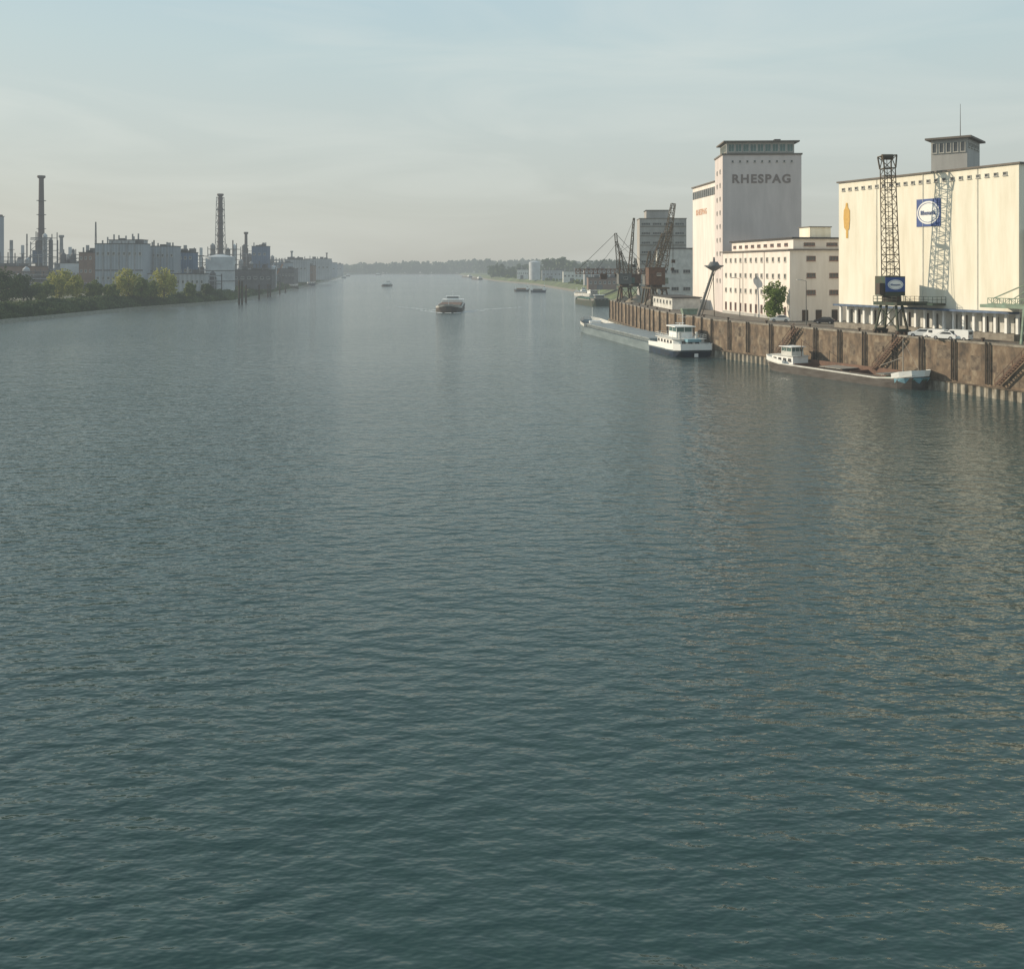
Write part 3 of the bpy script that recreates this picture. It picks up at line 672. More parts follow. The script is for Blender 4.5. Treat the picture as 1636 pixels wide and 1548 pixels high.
# ---------------------------------------------------------------- trees
def crown_mesh(h,rx,ry,rz_,cz,nclump,nleaf,leaf,seed):
    rg=np.random.RandomState(seed);vs=[];fs=[]
    cl=[]
    while len(cl)<nclump:
        p=rg.uniform(-1,1,3)
        r=np.linalg.norm(p)
        if r<1 and r>.25: cl.append(p*np.array([rx,ry,rz_])*(.9))
    for c in cl:
        cr_=(.22+.2*rg.rand())*min(rx,rz_)*1.1
        for _ in range(nleaf):
            d=rg.normal(size=3);d/=np.linalg.norm(d);p=c+d*cr_*(.6+.5*rg.rand())+np.array([0,0,cz])
            a=rg.normal(size=3);a/=np.linalg.norm(a);b_=np.cross(a,rg.normal(size=3));b_/=np.linalg.norm(b_)
            s=leaf*(.6+.8*rg.rand());n=len(vs)
            vs+=[tuple(p-a*s-b_*s*.5),tuple(p+a*s-b_*s*.5),tuple(p+a*s*.6+b_*s*.6),tuple(p-a*s*.6+b_*s*.6)];fs.append((n,n+1,n+2,n+3))
    return vs,fs
def tree(name,label,cat,loc,h,r,m,leaf=.3,nc=26,nl=45,seed=1,group=None,base=.22):
    t=thing(name,label,cat,loc,random.random()*6,group)
    tr=MB().cyl((0,0,-.3),(.1,0,h*.55),.045*h*.5,.02*h*.5,8)
    for k in range(6):
        a=k*1.05+seed;z=h*(.25+.06*k);tr.cyl((.05,0,z),(math.cos(a)*r*.6,math.sin(a)*r*.6,z+h*.22),.012*h,.004*h,6)
    tr.build('trunk','bark',t)
    vs,fs=crown_mesh(h,r,r,h*(1-base)/2,h*(base+(1-base)/2),nc,nl,leaf,seed)
    MB().add(vs,fs).build('crown',m,t)
    return t
x,y,_=qp(1237,513)
tree('broadleaf_tree','young green tree standing in front of the office block','tree',(x,y,ZQ),9.6,2.4,'leaflight',.22,46,70,3,base=.05)
lt=[(95,455,26,8,'leafbright','yellow green tree in front of the process plant, left of the grey shed'),
(122,448,16,5,'leafbright','small yellow green tree on the bank right of the first one'),
(205,462,17,8.5,'leafbright','round yellow green tree in front of the large grey shed'),
(226,455,14,4.5,'leafmid','shorter green tree touching the round yellow green one'),
(262,475,16,8,'leafbright','yellow green tree in front of the blue grey shed'),
(243,470,12,3.5,'leafmid','small green tree between the two yellow green trees'),
(304,500,11,3.5,'leafmid','green bush tree on the bank below the white tank'),
(6,400,21,8,'leafdark','dark tree at the left edge of the view'),
(38,425,18,7,'leafdark','dark tree next to the one at the left edge'),
(68,440,13,6,'leafmid','lower green tree on the bank below the tall chimney'),
(150,455,13,5,'leafmid','green tree below the corner of the large grey shed'),
(178,450,11,4,'leafmid','green tree right of the one at the corner of the large grey shed'),
(330,515,9,3.5,'leafdark','dark bush tree on the bank left of the mooring piles')]
tops={0:430,1:441,2:430,3:446,4:432,5:450,6:452,7:433,8:441,9:450,10:450,11:454,12:455}
for i,(px,Y,hh,r,m,lb) in enumerate(lt):
    hh=max(4,(wz(tops[i],Y)-4.8))
    tree('bank_tree',lb,'tree',(wx(px,Y),Y,4.8),hh,r*.85,m,.5,38,60,10+i,base=.05)
def scrub(name,lb,poly,x0,x1,m,n,leaf,zf,hmax,seed):
    rg=np.random.RandomState(seed);vs=[];fs=[]
    pts=along(poly,1.0)
    for i in range(n):
        p,t=pts[rg.randint(len(pts))]
        off=rg.uniform(x0,x1);X=p.x+off;Y=p.y+rg.uniform(-1,1)
        hh=hmax*(.25+.75*(.5+.5*math.sin(X*.21+Y*.13)*math.cos(Y*.31+X*.07)))
        z=zf(off)+rg.rand()**1.3*hh
        a=rg.normal(size=3);a/=np.linalg.norm(a);b_=np.cross(a,rg.normal(size=3));b_/=np.linalg.norm(b_);s=leaf*(.5+rg.rand());q_=np.array([X,Y,z]);k=len(vs)
        vs+=[tuple(q_-a*s-b_*s*.5),tuple(q_+a*s-b_*s*.5),tuple(q_+b_*s)];fs.append((k,k+1,k+2))
    o=MB().add(vs,fs).build(name,m);tag(o,lb,'undergrowth',kind='stuff')
def zl(off): return min(5,max(0,-off/13*6-1))
scrub('undergrowth','dark green undergrowth covering the left river bank',[LB[1],LB[2],LB[3],LB[4]],-20,-4.5,'leafdark',22000,.7,zl,2.0,3)
scrub('undergrowth','thin green undergrowth on the left bank past the mooring piles',[LB[4],LB[5],LB[6],LB[7]],-24,-5,'leafdark',7000,1.2,zl,2.4,4)
def wood(name,lb,lst,m,seed):
    rg=np.random.RandomState(seed);vs=[];fs=[]
    for (X,Y,zb_,hh,r) in lst:
        a,b_=crown_mesh(hh,r,r,hh*.5,zb_+hh*.52,7,12,r*.28,rg.randint(99999));n=len(vs)
        vs+=[(p[0]+X,p[1]+Y,p[2]) for p in a];fs+=[tuple(i+n for i in f) for f in b_]
    o=MB().add(vs,fs).build(name,m);tag(o,lb,'wood',kind='stuff')
rg=np.random.RandomState(5);l1=[];l2=[]
for i in range(480):
    px=rg.uniform(520,1010);Y=rg.uniform(2750,2990) if px<760 else rg.uniform(2500,3000)
    top=418.5+1.6*math.sin(px*.045)+.8*math.sin(px*.13+1)
    if px<575: top=423
    if px>720 and px<880: top=414.5+1.2*math.sin(px*.08)
    hh=(wz(top,Y)-3)*rg.uniform(.88,1.0);l1.append((wx(px,Y),Y,2,hh,rg.uniform(11,16)))
for i in range(130):
    px=rg.uniform(870,1130);Y=rg.uniform(1350,1600);hh=(wz(412+2.5*math.sin(px*.09),Y)-5)*rg.uniform(.8,1.0);l2.append((wx(px,Y),Y,4,hh,rg.uniform(7,11)))
for i in range(80):
    px=rg.uniform(785,930);Y=rg.uniform(1450,1700);hh=(wz(421,Y)-5)*rg.uniform(.7,1.0);l2.append((wx(px,Y),Y,4,hh,rg.uniform(6,9)))
wood('far_wood','long hazy line of woods on the horizon beyond the river',l1,'forest',1)
wood('far_wood','green belt of trees behind the grassy right bank',l2,'forest',2)
rg=np.random.RandomState(15)
scr=[]
for i in range(60):
    Y=rg.uniform(780,1500);e=np.interp(Y,[p[1] for p in RB],[p[0] for p in RB]);scr.append((e+rg.uniform(14,60),Y,4.5,rg.uniform(2.0,4.5),rg.uniform(2.5,5)))
wood('bank_bushes','scattered green bushes along the grassy right bank',scr,'leafmid',4)
# ---------------------------------------------------------------- left bank industry
def place(px,Y,z=5): return (wx(px,Y),Y,z)
def chimney(label,px,Y,top,r,m='chimney',rings=4,lat=None):
    c=thing('chimney',label,'chimney',place(px,Y))
    hh=wz(top,Y)-5
    MB().cyl((0,0,0),(0,0,hh),r*1.35,r*.85,14).build('shaft',m,c)
    MB().cyl((0,0,hh-2.2),(0,0,hh-1.2),r*.9,r*1.5,14).cyl((0,0,hh-1.2),(0,0,hh),r*1.5,r*1.4,14).build('head',m,c)
    for k in range(rings):
        z=hh*(.4+.5*k/rings);MB().cyl((0,0,z),(0,0,z+.35),r*1.7,r*1.7,14).build('platform','plant',c)
    if lat: MB().lattice((0,0,0),(0,0,hh-3),lat[0],lat[1],14,.35).build('lattice_frame','plant',c)
    return c
def process(label,px0,px1,Y,top,seed,vessels=3,m='plant',name='process_tower'):
    rg=random.Random(seed);w_=wx(px1,Y)-wx(px0,Y);hh=wz(top,Y)-5;dp=max(6,min(14,w_*.5))
    c=thing(name,label,'plant',(wx(px0,Y),Y,5))
    fr=MB();nx=max(2,int(w_/5));nz=max(2,int(hh/5))
    for i in range(nx+1):
        for y in (0,dp): fr.bar((w_*i/nx,y,0),(w_*i/nx,y,hh*(.75+.25*rg.random())),.5)
    for k in range(1,nz+1):
        z=hh*.85*k/nz
        for y in (0,dp): fr.bar((0,y,z),(w_,y,z),.4)
        for i in range(nx):
            if rg.random()<.5: fr.bar((w_*i/nx,0,z-hh*.85/nz),(w_*(i+1)/nx,0,z),.25)
    fr.build('steel_frame',m,c)
    for k in range(1,nz+1):
        if rg.random()<.8: MB().box(rg.uniform(0,w_*.4),rg.uniform(w_*.5,w_),0.3,dp-.3,hh*.85*k/nz-.2,hh*.85*k/nz+.25).build('floor_deck',m,c)
    for k in range(vessels):
        x=w_*(k+.5)/vessels+rg.uniform(-1,1);r=rg.uniform(.7,1.0)*min(2.2,w_/vessels*.38);h2=hh*rg.uniform(.55,1.02)
        v=MB().cyl((x,dp/2,0),(x,dp/2,h2),r,r,12).cyl((x,dp/2,h2),(x,dp/2,h2+r*.8),r,r*.2,12)
        v.build('vessel',rg.choice(['plantlight','tank','plant']),c)
    for k in range(3):
        x0=rg.uniform(0,w_*.5);x1=x0+rg.uniform(.25,.45)*w_;z0=hh*rg.uniform(.0,.5);MB().box(x0,x1,.6+.1*k,dp-.6-.1*k,z0,z0+hh*.22).build('equipment_box',rg.choice(['plantlight','shedlight','shedblue','shedbrown','plant']),c)
    pi=MB()
    for k in range(6):
        z=rg.uniform(.15,.85)*hh;x=rg.uniform(0,w_);pi.cyl((0,-.4,z),(w_,-.4,z),.25,n=6);pi.cyl((x,-.5,0),(x,-.5,z),.25,n=6)
    pi.build('pipework','plantlight',c)
    return c
def shed(label,px0,px1,Y,top,m,dp=14,roofm='roof',rows=0,cols=0,zb=5,pitch=0,name='industrial_shed',panels=0):
    w_=wx(px1,Y)-wx(px0,Y);hh=wz(top,Y)-zb
    c=thing(name,label,'building',(wx(px0,Y),Y,zb))
    MB().box(0,w_,0,dp,0,hh).build('wall',m,c)
    if pitch: MB().side([(-.4,hh),(w_/2,hh+pitch),(w_+.4,hh)],-.4,dp+.4).build('roof',roofm,c)
    else: MB().box(-.3,w_+.3,-.3,dp+.3,hh,hh+.4).build('roof',roofm,c)
    for r in range(rows):
        for q_ in range(cols):
            window(c,w_*(q_+.5)/cols,0,hh*(r+.6)/rows,w_/cols*.5,min(2.0,hh/rows*.4),RIV,mull=1,fr=.2)
    rg=random.Random(int(px0*7+Y))
    for k in range(panels):
        x=w_*(k+1)/(panels+1);MB().box(x-.25,x+.25,-.35,-.003,0,hh-.3).build('downpipe','plantlight',c)
    if panels:
        MB().box(-.05,w_+.05,-.2,-.003,hh*.45,hh*.45+.7).build('string_course','plant',c)
    MB().box(w_*.3,w_*.3+4,-.12,-.003,0,min(5,hh*.4)).build('door','plant',c)
    if not pitch:
        for k in range(5):
            x=w_*(.12+.18*k)+rg.uniform(-1,1)
            if rg.random()<.5: MB().cyl((x,dp*.3,hh+.4),(x,dp*.3,hh+rg.uniform(1.4,4.2)),.5,n=8).build('roof_vent','plantlight',c)
            else: MB().box(x-1.6,x+1.6,dp*.2,dp*.6,hh+.4,hh+rg.uniform(1.2,3.0)).build('roof_unit','plant',c)
    return c
chimney('tall dark brown chimney rising highest on the left bank',66,700,281,2.0)
process('dark steel process tower wrapped round the foot of the tall chimney',49,83,690,366,1,3)
process('low pipe rack in front of the process plant at left edge',0,48,640,402,2,3,name='pipe_rack')
process('low process plant between the tall chimney and the large grey shed',84,150,650,404,3,4,name='process_plant')
shed('narrow blue grey tower block cut by the left edge of the view',-26,0,640,346,'shedgrey',dp=5,rows=6,cols=3,name='tower_block')
shed('long dark low building behind the bank trees at left',-30,60,600,426,'shedbrown',rows=1,cols=10)
shed('white low building left of the large grey shed',96,128,620,421,'tank',dp=10,rows=1,cols=5)
shed('brown building with flat roof beside the large grey shed',126,148,585,404,'shedbrown',dp=10,rows=3,cols=3)
shed('large grey corrugated shed with a raised roof block',152,228,560,390,'shedgrey',dp=12,panels=5,rows=2,cols=9)
shed('grey rooftop block rising behind the roof of the large shed',174,228,576,384,'shedlight',dp=8)
shed('blue grey corrugated shed right of the large grey shed',234,278,582,394,'shedgrey',dp=12,panels=3,rows=2,cols=6)
shed('dark blue building between the pale shed and the white tank',284,308,600,404,'shedblue',dp=10,rows=3,cols=3)
shed('long low grey building behind the yellow green trees',236,326,540,438,'shedlight',dp=8,rows=1,cols=12)
chimney('squat pale column left of the large grey shed',98,720,376,1.4,'plantlight',2)
tm=thing('lattice_mast','thin lattice mast behind the large grey shed','mast',place(153,700));MB().lattice((0,0,0),(0,0,wz(355,700)-5),1.6,.5,16,.22).build('mast_frame','plant',tm)
vl=[(190,376,620,'plantlight','thin vent stack at the middle of the large shed roof'),(214,378,620,'plantlight','thin vent stack right on the large shed roof'),(172,379,620,'plantlight','thin vent stack left on the large shed roof'),
(18,384,690,'plantlight','pale vessel column rising above the pipe rack, leftmost'),(36,392,700,'tank','short white column right of the leftmost pale column'),(43,374,720,'plant','slim dark column just left of the tall chimney'),
(92,384,705,'plant','slim dark column just right of the tall chimney'),(112,395,690,'tank','short white column behind the white low building'),(140,392,690,'plantlight','pale column left of the lattice mast'),
(246,384,640,'plant','slim dark column behind the blue grey corrugated shed'),(270,388,640,'plantlight','pale column at the right end of the blue grey corrugated shed'),(296,392,660,'plantlight','pale column above the dark blue building'),
(321,396,690,'tank','white column left of the ringed chimney'),(372,384,760,'plant','slim dark column right of the ringed chimney'),(421,388,840,'plantlight','pale column above the square plant building')]
for px,tp,Y,m,lb in vl:
    tt=thing('vent_stack',lb,'stack',(wx(px,Y),Y,5));h2=wz(tp,Y)-5;r=.55 if 'vent' in lb or 'slim' in lb else 1.3
    MB().cyl((0,0,0),(0,0,h2),r,r*.9,10).build('pipe',m,tt);MB().cyl((0,0,h2*.8),(0,0,h2*.8+.3),r*1.7,r*1.7,10).build('platform','plant',tt)
chimney('second tallest chimney, dark and ringed with platforms, above the white tank',352,800,310,1.9,'chimney',7,lat=(8,5))
process('dark process tower at the foot of the ringed chimney',332,378,780,388,5,4)
process('dense dark plant with vessels between blue building and white tank',306,332,640,400,6,3)
tk=thing('storage_tank','white cylindrical storage tank with a shallow domed roof','tank',place(352,590))
tr_=(wx(375,590)-wx(330,590))/2;th_=wz(411,590)-5
MB().cyl((0,0,0),(0,0,th_),tr_,tr_,32).build('shell','tank',tk,smooth=False);MB().cyl((0,0,th_),(0,0,th_+1.6),tr_+.15,tr_*.25,32).build('roof','tank',tk)
for f_ in (.3,.6): MB().cyl((0,0,th_*f_),(0,0,th_*f_+.4),tr_+.3,tr_+.3,32).build('hoop','plant',tk)
chimney('short dark stack right of the ringed chimney',393,850,371,1.4,'chimney',3)
process('process tower beside the short dark stack',384,402,840,392,8,2)
shed('blue grey square plant building right of the short stack',402,427,820,394,'shedblue',dp=10,rows=2,cols=3)
process('low dark plant right of the white tank',376,440,700,416,9,5,name='process_plant')
process('low pipework in front of the white tank and blue building',286,345,560,436,31,4,name='pipe_rack')
process('low pipework in front of the long dark building at left',10,92,560,428,32,5,name='pipe_rack')
shed('dark low warehouse on the left bank behind the mooring piles',372,434,650,432,'plant',dp=10,rows=1,cols=6)
ln=[(430,462,900,420,'shedgrey'),(455,490,980,415,'shedlight'),(488,526,1150,414,'shedlight'),(440,470,850,430,'plant'),(470,500,1000,425,'shedbrown'),(500,536,1400,420,'shedgrey'),(520,546,1650,422,'shedlight')]
lbs=['grey shed on the far left bank, first after the piles','pale shed on the far left bank with wide flat roof','long pale shed furthest along the skyline of the left bank','dark quay shed close to the water on the far left bank','brown low building among the far left sheds','hazy grey shed near the river bend','hazy pale shed last before the woods']
for (a_,b_,Y,tp,m),lb in zip(ln,lbs): shed(lb,a_,b_,Y,tp,m,dp=16,rows=1,cols=6)
chimney('small distant stack above the far left sheds',466,1100,401,1.2,'plantlight',1)
chimney('very small distant stack near the river bend',522,1500,404,1.2,'chimney',1)
luff_crane('small orange harbour crane on the far left bank',(wx(436,760),760,5),.2,'orange','orange',5,4,(8,0,18),leg=3,tw=1.4,apex=(0,9))
process('far pipe gallery beside the orange harbour crane',405,450,900,408,12,4,name='pipe_rack')
process('tall thin plant with vessels between the large shed and ringed chimney',288,306,680,392,21,2)
process('dark plant with vessels beside the squat pale column',102,128,700,398,22,3)
process('long low plant skyline behind the far left sheds',446,500,1050,412,23,5,name='process_plant')
# ---------------------------------------------------------------- right bank far
tk2=thing('storage_tank','small pale round tank on the far right bank','tank',(wx(854,1150),1150,5));r_=(wx(863,1150)-wx(845,1150))/2
MB().cyl((0,0,0),(0,0,wz(419,1150)-5),r_,r_,24).build('shell','tank',tk2);MB().cyl((0,0,wz(419,1150)-5),(0,0,wz(417,1150)-5),r_,r_*.3,24).build('roof','tank',tk2)
for (a_,b_,Y,tp,m),lb in zip([(866,903,1100,432,'shedlight'),(900,936,950,434,'offwhite'),(934,980,800,432,'shedlight'),(826,844,1250,431,'offwhite'),(940,985,640,444,'shedbrown')],
  ['pale low shed right of the small round tank','white low building on the right bank behind the grass','pale shed behind the rusty gantry girder','tiny white building left of the small round tank','brown low building on the bank below the gantry girder']):
    shed(lb,a_,b_,Y,tp,m,dp=14,rows=1,cols=6)
# ---------------------------------------------------------------- boats
def railing(mb,pts,z0,h=.9):
    for i in range(len(pts)-1):
        p=Vector((*pts[i],z0));r=Vector((*pts[i+1],z0));n=max(1,int((r-p).length/1.5))
        for k in range(n+1):
            c=p.lerp(r,k/n);mb.bar(c,c+Vector((0,0,h)),.05)
        for hh in (.5,1): mb.bar(p+Vector((0,0,h*hh)),r+Vector((0,0,h*hh)),.05)
sx,sy=40.9,208.5;hd=math.atan2(94,-16.4)
ms=thing('cargo_ship','long grey blue cargo ship with white stern superstructure moored at the quay','ship',(sx,sy,0),hd)
B=4.9
st=[(1.5,0,2.6,3.6,-.6,2.4),(3,2,4.2,4.6,-.6,2.35),(7,6.5,4.8,B,-.6,2.2),(18,18,B,B,-.6,1.9),(80,80,B,B,-.6,1.9),(87,88,4.1,4.5,-.6,2.3),(91,93,2.4,3.2,-.6,2.9),(94,96.5,.4,1.0,-.6,3.4)]
MB().loft(st).build('hull','hullteal',ms)
MB().loft([(a_-.05 if i==0 else a_,b_-.06 if i==0 else b_,c_+.05,d_+.05,-.5,1.35) for i,(a_,b_,c_,d_,e_,f_) in enumerate([s for s in st[:4]])]).build('stern_hull_band','navy',ms)
MB().box(20.5,82,-3.9,3.9,1.9,2.7).build('hatch_coaming','hullteal',ms)
for i in range(10):
    x=20.8+i*6.1
    MB().side([(x,2.7),(x,2.9),(x+3,3.0),(x+5.9,2.9),(x+5.9,2.7)],-4.05,4.05).build('hatch_cover','hatch',ms)
for s in (-1,1):
    a=MB()
    prof=[(0,3.62),(2,4.62),(6.5,4.93),(18.5,4.93)]
    zz=[3.1,3.05,2.9,2.5]
    for i in range(3):
        (xa,ya),(xb,yb)=prof[i],prof[i+1]
        a.add([(xa,s*ya,1.65),(xb,s*yb,1.55),(xb,s*(yb+.04),zz[i+1]),(xa,s*(ya+.04),zz[i]),(xa,s*(ya-.1),1.65),(xb,s*(yb-.1),1.55),(xb,s*(yb-.1),zz[i+1]),(xa,s*(ya-.1),zz[i])],[(0,1,2,3),(4,5,6,7),(3,2,6,7)])
    a.build('bulwark','white',ms)
MB().box(-.09,.05,-3.62,3.62,1.7,3.1).build('transom','white',ms)
MB().prism([(3.6,-2.6),(4.6,-3.7),(15.5,-3.7),(16.6,-2.2),(16.6,2.2),(15.5,3.7),(4.6,3.7),(3.6,2.6)],2.1,3.75).build('deckhouse','white',ms)
MB().prism([(3.0,-2.8),(4.2,-4.1),(16,-4.1),(17.4,-2.4),(17.4,2.4),(16,4.1),(4.2,4.1),(3.0,2.8)],3.75,3.9).build('upper_deck','offwhite',ms)
for s in (-1,1):
    for i in range(5): window(ms,6+i*2.1,s*3.7,3.15,.8,.55,s*math.pi/2,fm='dark',mull=0,fr=.06)
for i in range(3): window(ms,3.6,-1.6+i*1.6,3.1,.9,.6,math.pi,fm='dark',mull=0,fr=.06)
MB().prism([(7.4,-1.9),(12.6,-1.9),(13.8,-1.1),(13.8,1.1),(12.6,1.9),(7.4,1.9)],3.9,5.1).build('wheelhouse','white',ms)
MB().prism([(7.5,-1.85),(12.5,-1.85),(13.6,-1.05),(13.6,1.05),(12.5,1.85),(7.5,1.85)],5.1,6.35).build('wheelhouse_glazing','glassgreen',ms)
a=MB();gp=[(7.5,-1.85),(12.5,-1.85),(13.6,-1.05),(13.6,1.05),(12.5,1.85),(7.5,1.85),(7.5,-1.85)]
for p in gp[:6]+[(10,-1.85),(10,1.85),(7.5,0)]: a.bar((*p,5.1),(*p,6.35),.13)
for i in range(6): a.bar((*gp[i],5.2),(*gp[i+1],5.2),.12)
a.build('glazing_frame','white',ms)
MB().prism([(6.8,-2.5),(12.9,-2.5),(14.4,-1.4),(14.4,1.4),(12.9,2.5),(6.8,2.5)],6.35,6.55).build('wheelhouse_roof','white',ms)
a=MB().bar((8.6,0,6.55),(8.6,0,9.4),.1).bar((8.6,-1,8.6),(8.6,1,8.6),.08).box(10.4,10.6,-1,1,7.05,7.2).bar((10.5,0,6.55),(10.5,0,7.1),.12);a.build('radar_mast','white',ms)
a=MB();railing(a,[(4.2,-4.0),(16,-4.0),(17.3,-2.3),(17.3,2.3),(16,4.0),(4.2,4.0),(3.1,2.7),(3.1,-2.7),(4.2,-4.0)],3.9);a.build('railing','white',ms)
for y_ in (-2.0,2.0): MB().cyl((5,y_,3.9),(5,y_,5.4),.35,.3).build('funnel','offwhite',ms)
a=MB();railing(a,[(19,-4.7),(82,-4.7)],1.9,.8);railing(a,[(19,4.7),(82,4.7)],1.9,.8);a.build('side_railing','deckgrey',ms)
MB().box(85.5,87.5,-1.6,1.6,2.3,3.3).cyl((86.5,-1.9,3.1),(86.5,1.9,3.1),.45).build('anchor_winch','white',ms)
MB().loft([(82,82,4.7,4.85,1.9,2.9),(88,88,4.3,4.52,2.3,3.3),(93,93,3.0,3.25,2.9,3.9),(96,96.5,.9,1.05,3.3,4.3)],top=False).build('bow_bulwark','offwhite',ms)
MB().bar((90,0,3),(90,0,7.5),.12).build('bow_mast','white',ms)
a=MB().side([(.9,4.0),(1.1,3.4),(3.0,3.4),(3.4,4.0)],-1.6,1.6);a.build('dinghy','lightblue',ms)
MB().box(-.12,-.095,-.45,.45,.15,.95).build('stern_mark','white',ms)
# small barge near the right
bx,by=51.6,185.8;bh=math.atan2(-33.5,16.4)
pb=thing('river_barge','small old barge with open rusty hold and white wheelhouse moored below the warehouse','ship',(bx,by,0),bh)
pb.scale=(.96,1,1)
E=1.06
st=[(1.2,0,1.2,1.6,-.5,2.2),(2.6,1.6,2.1,2.4,-.5,2.0),(5.5,5,2.7,2.8,-.5,1.7),(28*E,28*E,2.7,2.8,-.5,1.45),(32*E,32.3*E,2.4,2.7,-.5,1.85),(34*E,34.6*E,1.4,1.95,-.5,2.4),(35*E,35.8*E,.25,.6,-.5,2.7)]
MB().loft(st,top=False).build('hull','hullgrey',pb)
rim=MB()
for i in range(len(st)-1):
    for s in (-1,1):
        a_,b_=st[i],st[i+1]
        rim.add([(a_[1],s*(a_[3]+.06),a_[5]-.16),(b_[1],s*(b_[3]+.06),b_[5]-.16),(b_[1],s*(b_[3]+.06),b_[5]+.06),(a_[1],s*(a_[3]+.06),a_[5]+.06),(a_[1],s*(a_[3]-.3),a_[5]+.06),(b_[1],s*(b_[3]-.3),b_[5]+.06)],[(0,1,2,3),(3,2,5,4)])
rim.build('gunwale','offwhite',pb)
MB().prism([(0.1,-1.5),(1.6,-2.3),(5,-2.7),(8.6,-2.7),(8.6,2.7),(5,2.7),(1.6,2.3),(.1,1.5)],1.5,1.65).build('aft_deck','deckgrey',pb)
MB().prism([(31.4,-2.6),(34.2,-2.5),(36.7,-1.7),(37.8,-.45),(37.8,.45),(36.7,1.7),(34.2,2.5),(31.4,2.6)],1.6,1.75).build('fore_deck','deckgreen',pb)
MB().box(8.6,31.2,-2.2,2.2,.75,.85).build('hold_floor','hold',pb)
MB().box(8.6,31.2,-2.25,-2.15,.8,1.75).build('hold_side','hullgrey',pb)
MB().box(8.6,31.2,2.15,2.3,.8,2.5).build('hold_side','hold',pb)
for s in (-1,1): MB().box(8.6,31.2,min(s*2.31,s*2.75),max(s*2.31,s*2.75),1.35,1.45).build('side_deck','deckgrey',pb)
for x in (8.6,15,23,31.1): MB().box(x,x+.15,-2.14,2.14,.86,1.9).build('bulkhead','hold',pb)
for i in range(4):
    x=15.4+i*1.35;MB().side([(x,1.92),(x,2.05),(x+1.25,2.05),(x+1.25,1.92)],-2.14,2.14).build('hatch_board','tarp',pb)
MB().box(29,30.9,-2.14,2.14,1.92,2.1).build('hatch_board','deckgrey',pb)
MB().box(2.0,8.0,-1.9,1.9,1.65,3.1).build('deckhouse','white',pb)
MB().box(1.8,8.2,-2.1,2.1,3.1,3.22).build('deckhouse_roof','offwhite',pb)
for s in (-1,1):
    for i in range(4): window(pb,2.9+i*1.4,s*1.9,2.45,.7,.5,s*math.pi/2,fm='dark',mull=0,fr=.06)
MB().box(4.2,7.2,-1.5,1.5,3.22,3.9).build('wheelhouse','offwhite',pb)
MB().box(4.3,7.1,-1.4,1.4,3.9,4.8).build('wheelhouse_glazing','glassgreen',pb)
a=MB()
for x in (4.3,5.7,7.1):
    for y in (-1.4,1.4): a.bar((x,y,3.9),(x,y,4.8),.12)
for y in (-.5,.5): a.bar((7.1,y,3.9),(7.1,y,4.8),.1)
for p,q_ in (((4.3,-1.4),(7.1,-1.4)),((7.1,-1.4),(7.1,1.4)),((7.1,1.4),(4.3,1.4)),((4.3,1.4),(4.3,-1.4))): a.bar((*p,3.95),(*q_,3.95),.1)
a.build('glazing_frame','offwhite',pb)
MB().box(3.9,7.5,-1.8,1.8,4.8,4.92).build('wheelhouse_roof','white',pb)
MB().loft([(0,0,1.55,1.68,2.2,3.0),(1.6,1.6,2.35,2.5,2.0,2.8),(6,6,2.75,2.85,1.7,2.3)],top=False).build('stern_bulwark','white',pb)
MB().loft([(33,33,2.72,2.84,1.65,2.4),(34.6,34.6,2.55,2.78,1.8,2.85),(36.7,36.7,1.9,2.13,2.1,3.2),(38,38.2,.55,.7,2.3,3.35)],top=False).build('bow_bulwark','white',pb)
MB().loft([(33.6,33.6,2.62,2.8,.9,1.7),(35.4,35.5,2.15,2.5,1.0,1.85),(37.2,37.9,.8,.95,1.1,2.1)],top=False).build('bow_stripe','lightblue',pb)
MB().cyl((33,0,1.75),(33,0,8.2),.1,.06,8).bar((33,0,7.8),(36.8,0,2.6),.04).bar((33,0,5),(28,0,3.2),.08).build('mast','tarp',pb)
MB().bar((8.3,0,3.2),(8.3,0,6.4),.09).bar((8.3,0,6.2),(12,0,4.6),.09).build('derrick','rust',pb)
MB().cyl((34.6,-.9,2.2),(34.6,.9,2.2),.36).box(34.2,35,-.5,.5,1.75,2.2).build('anchor_winch','lightblue',pb)
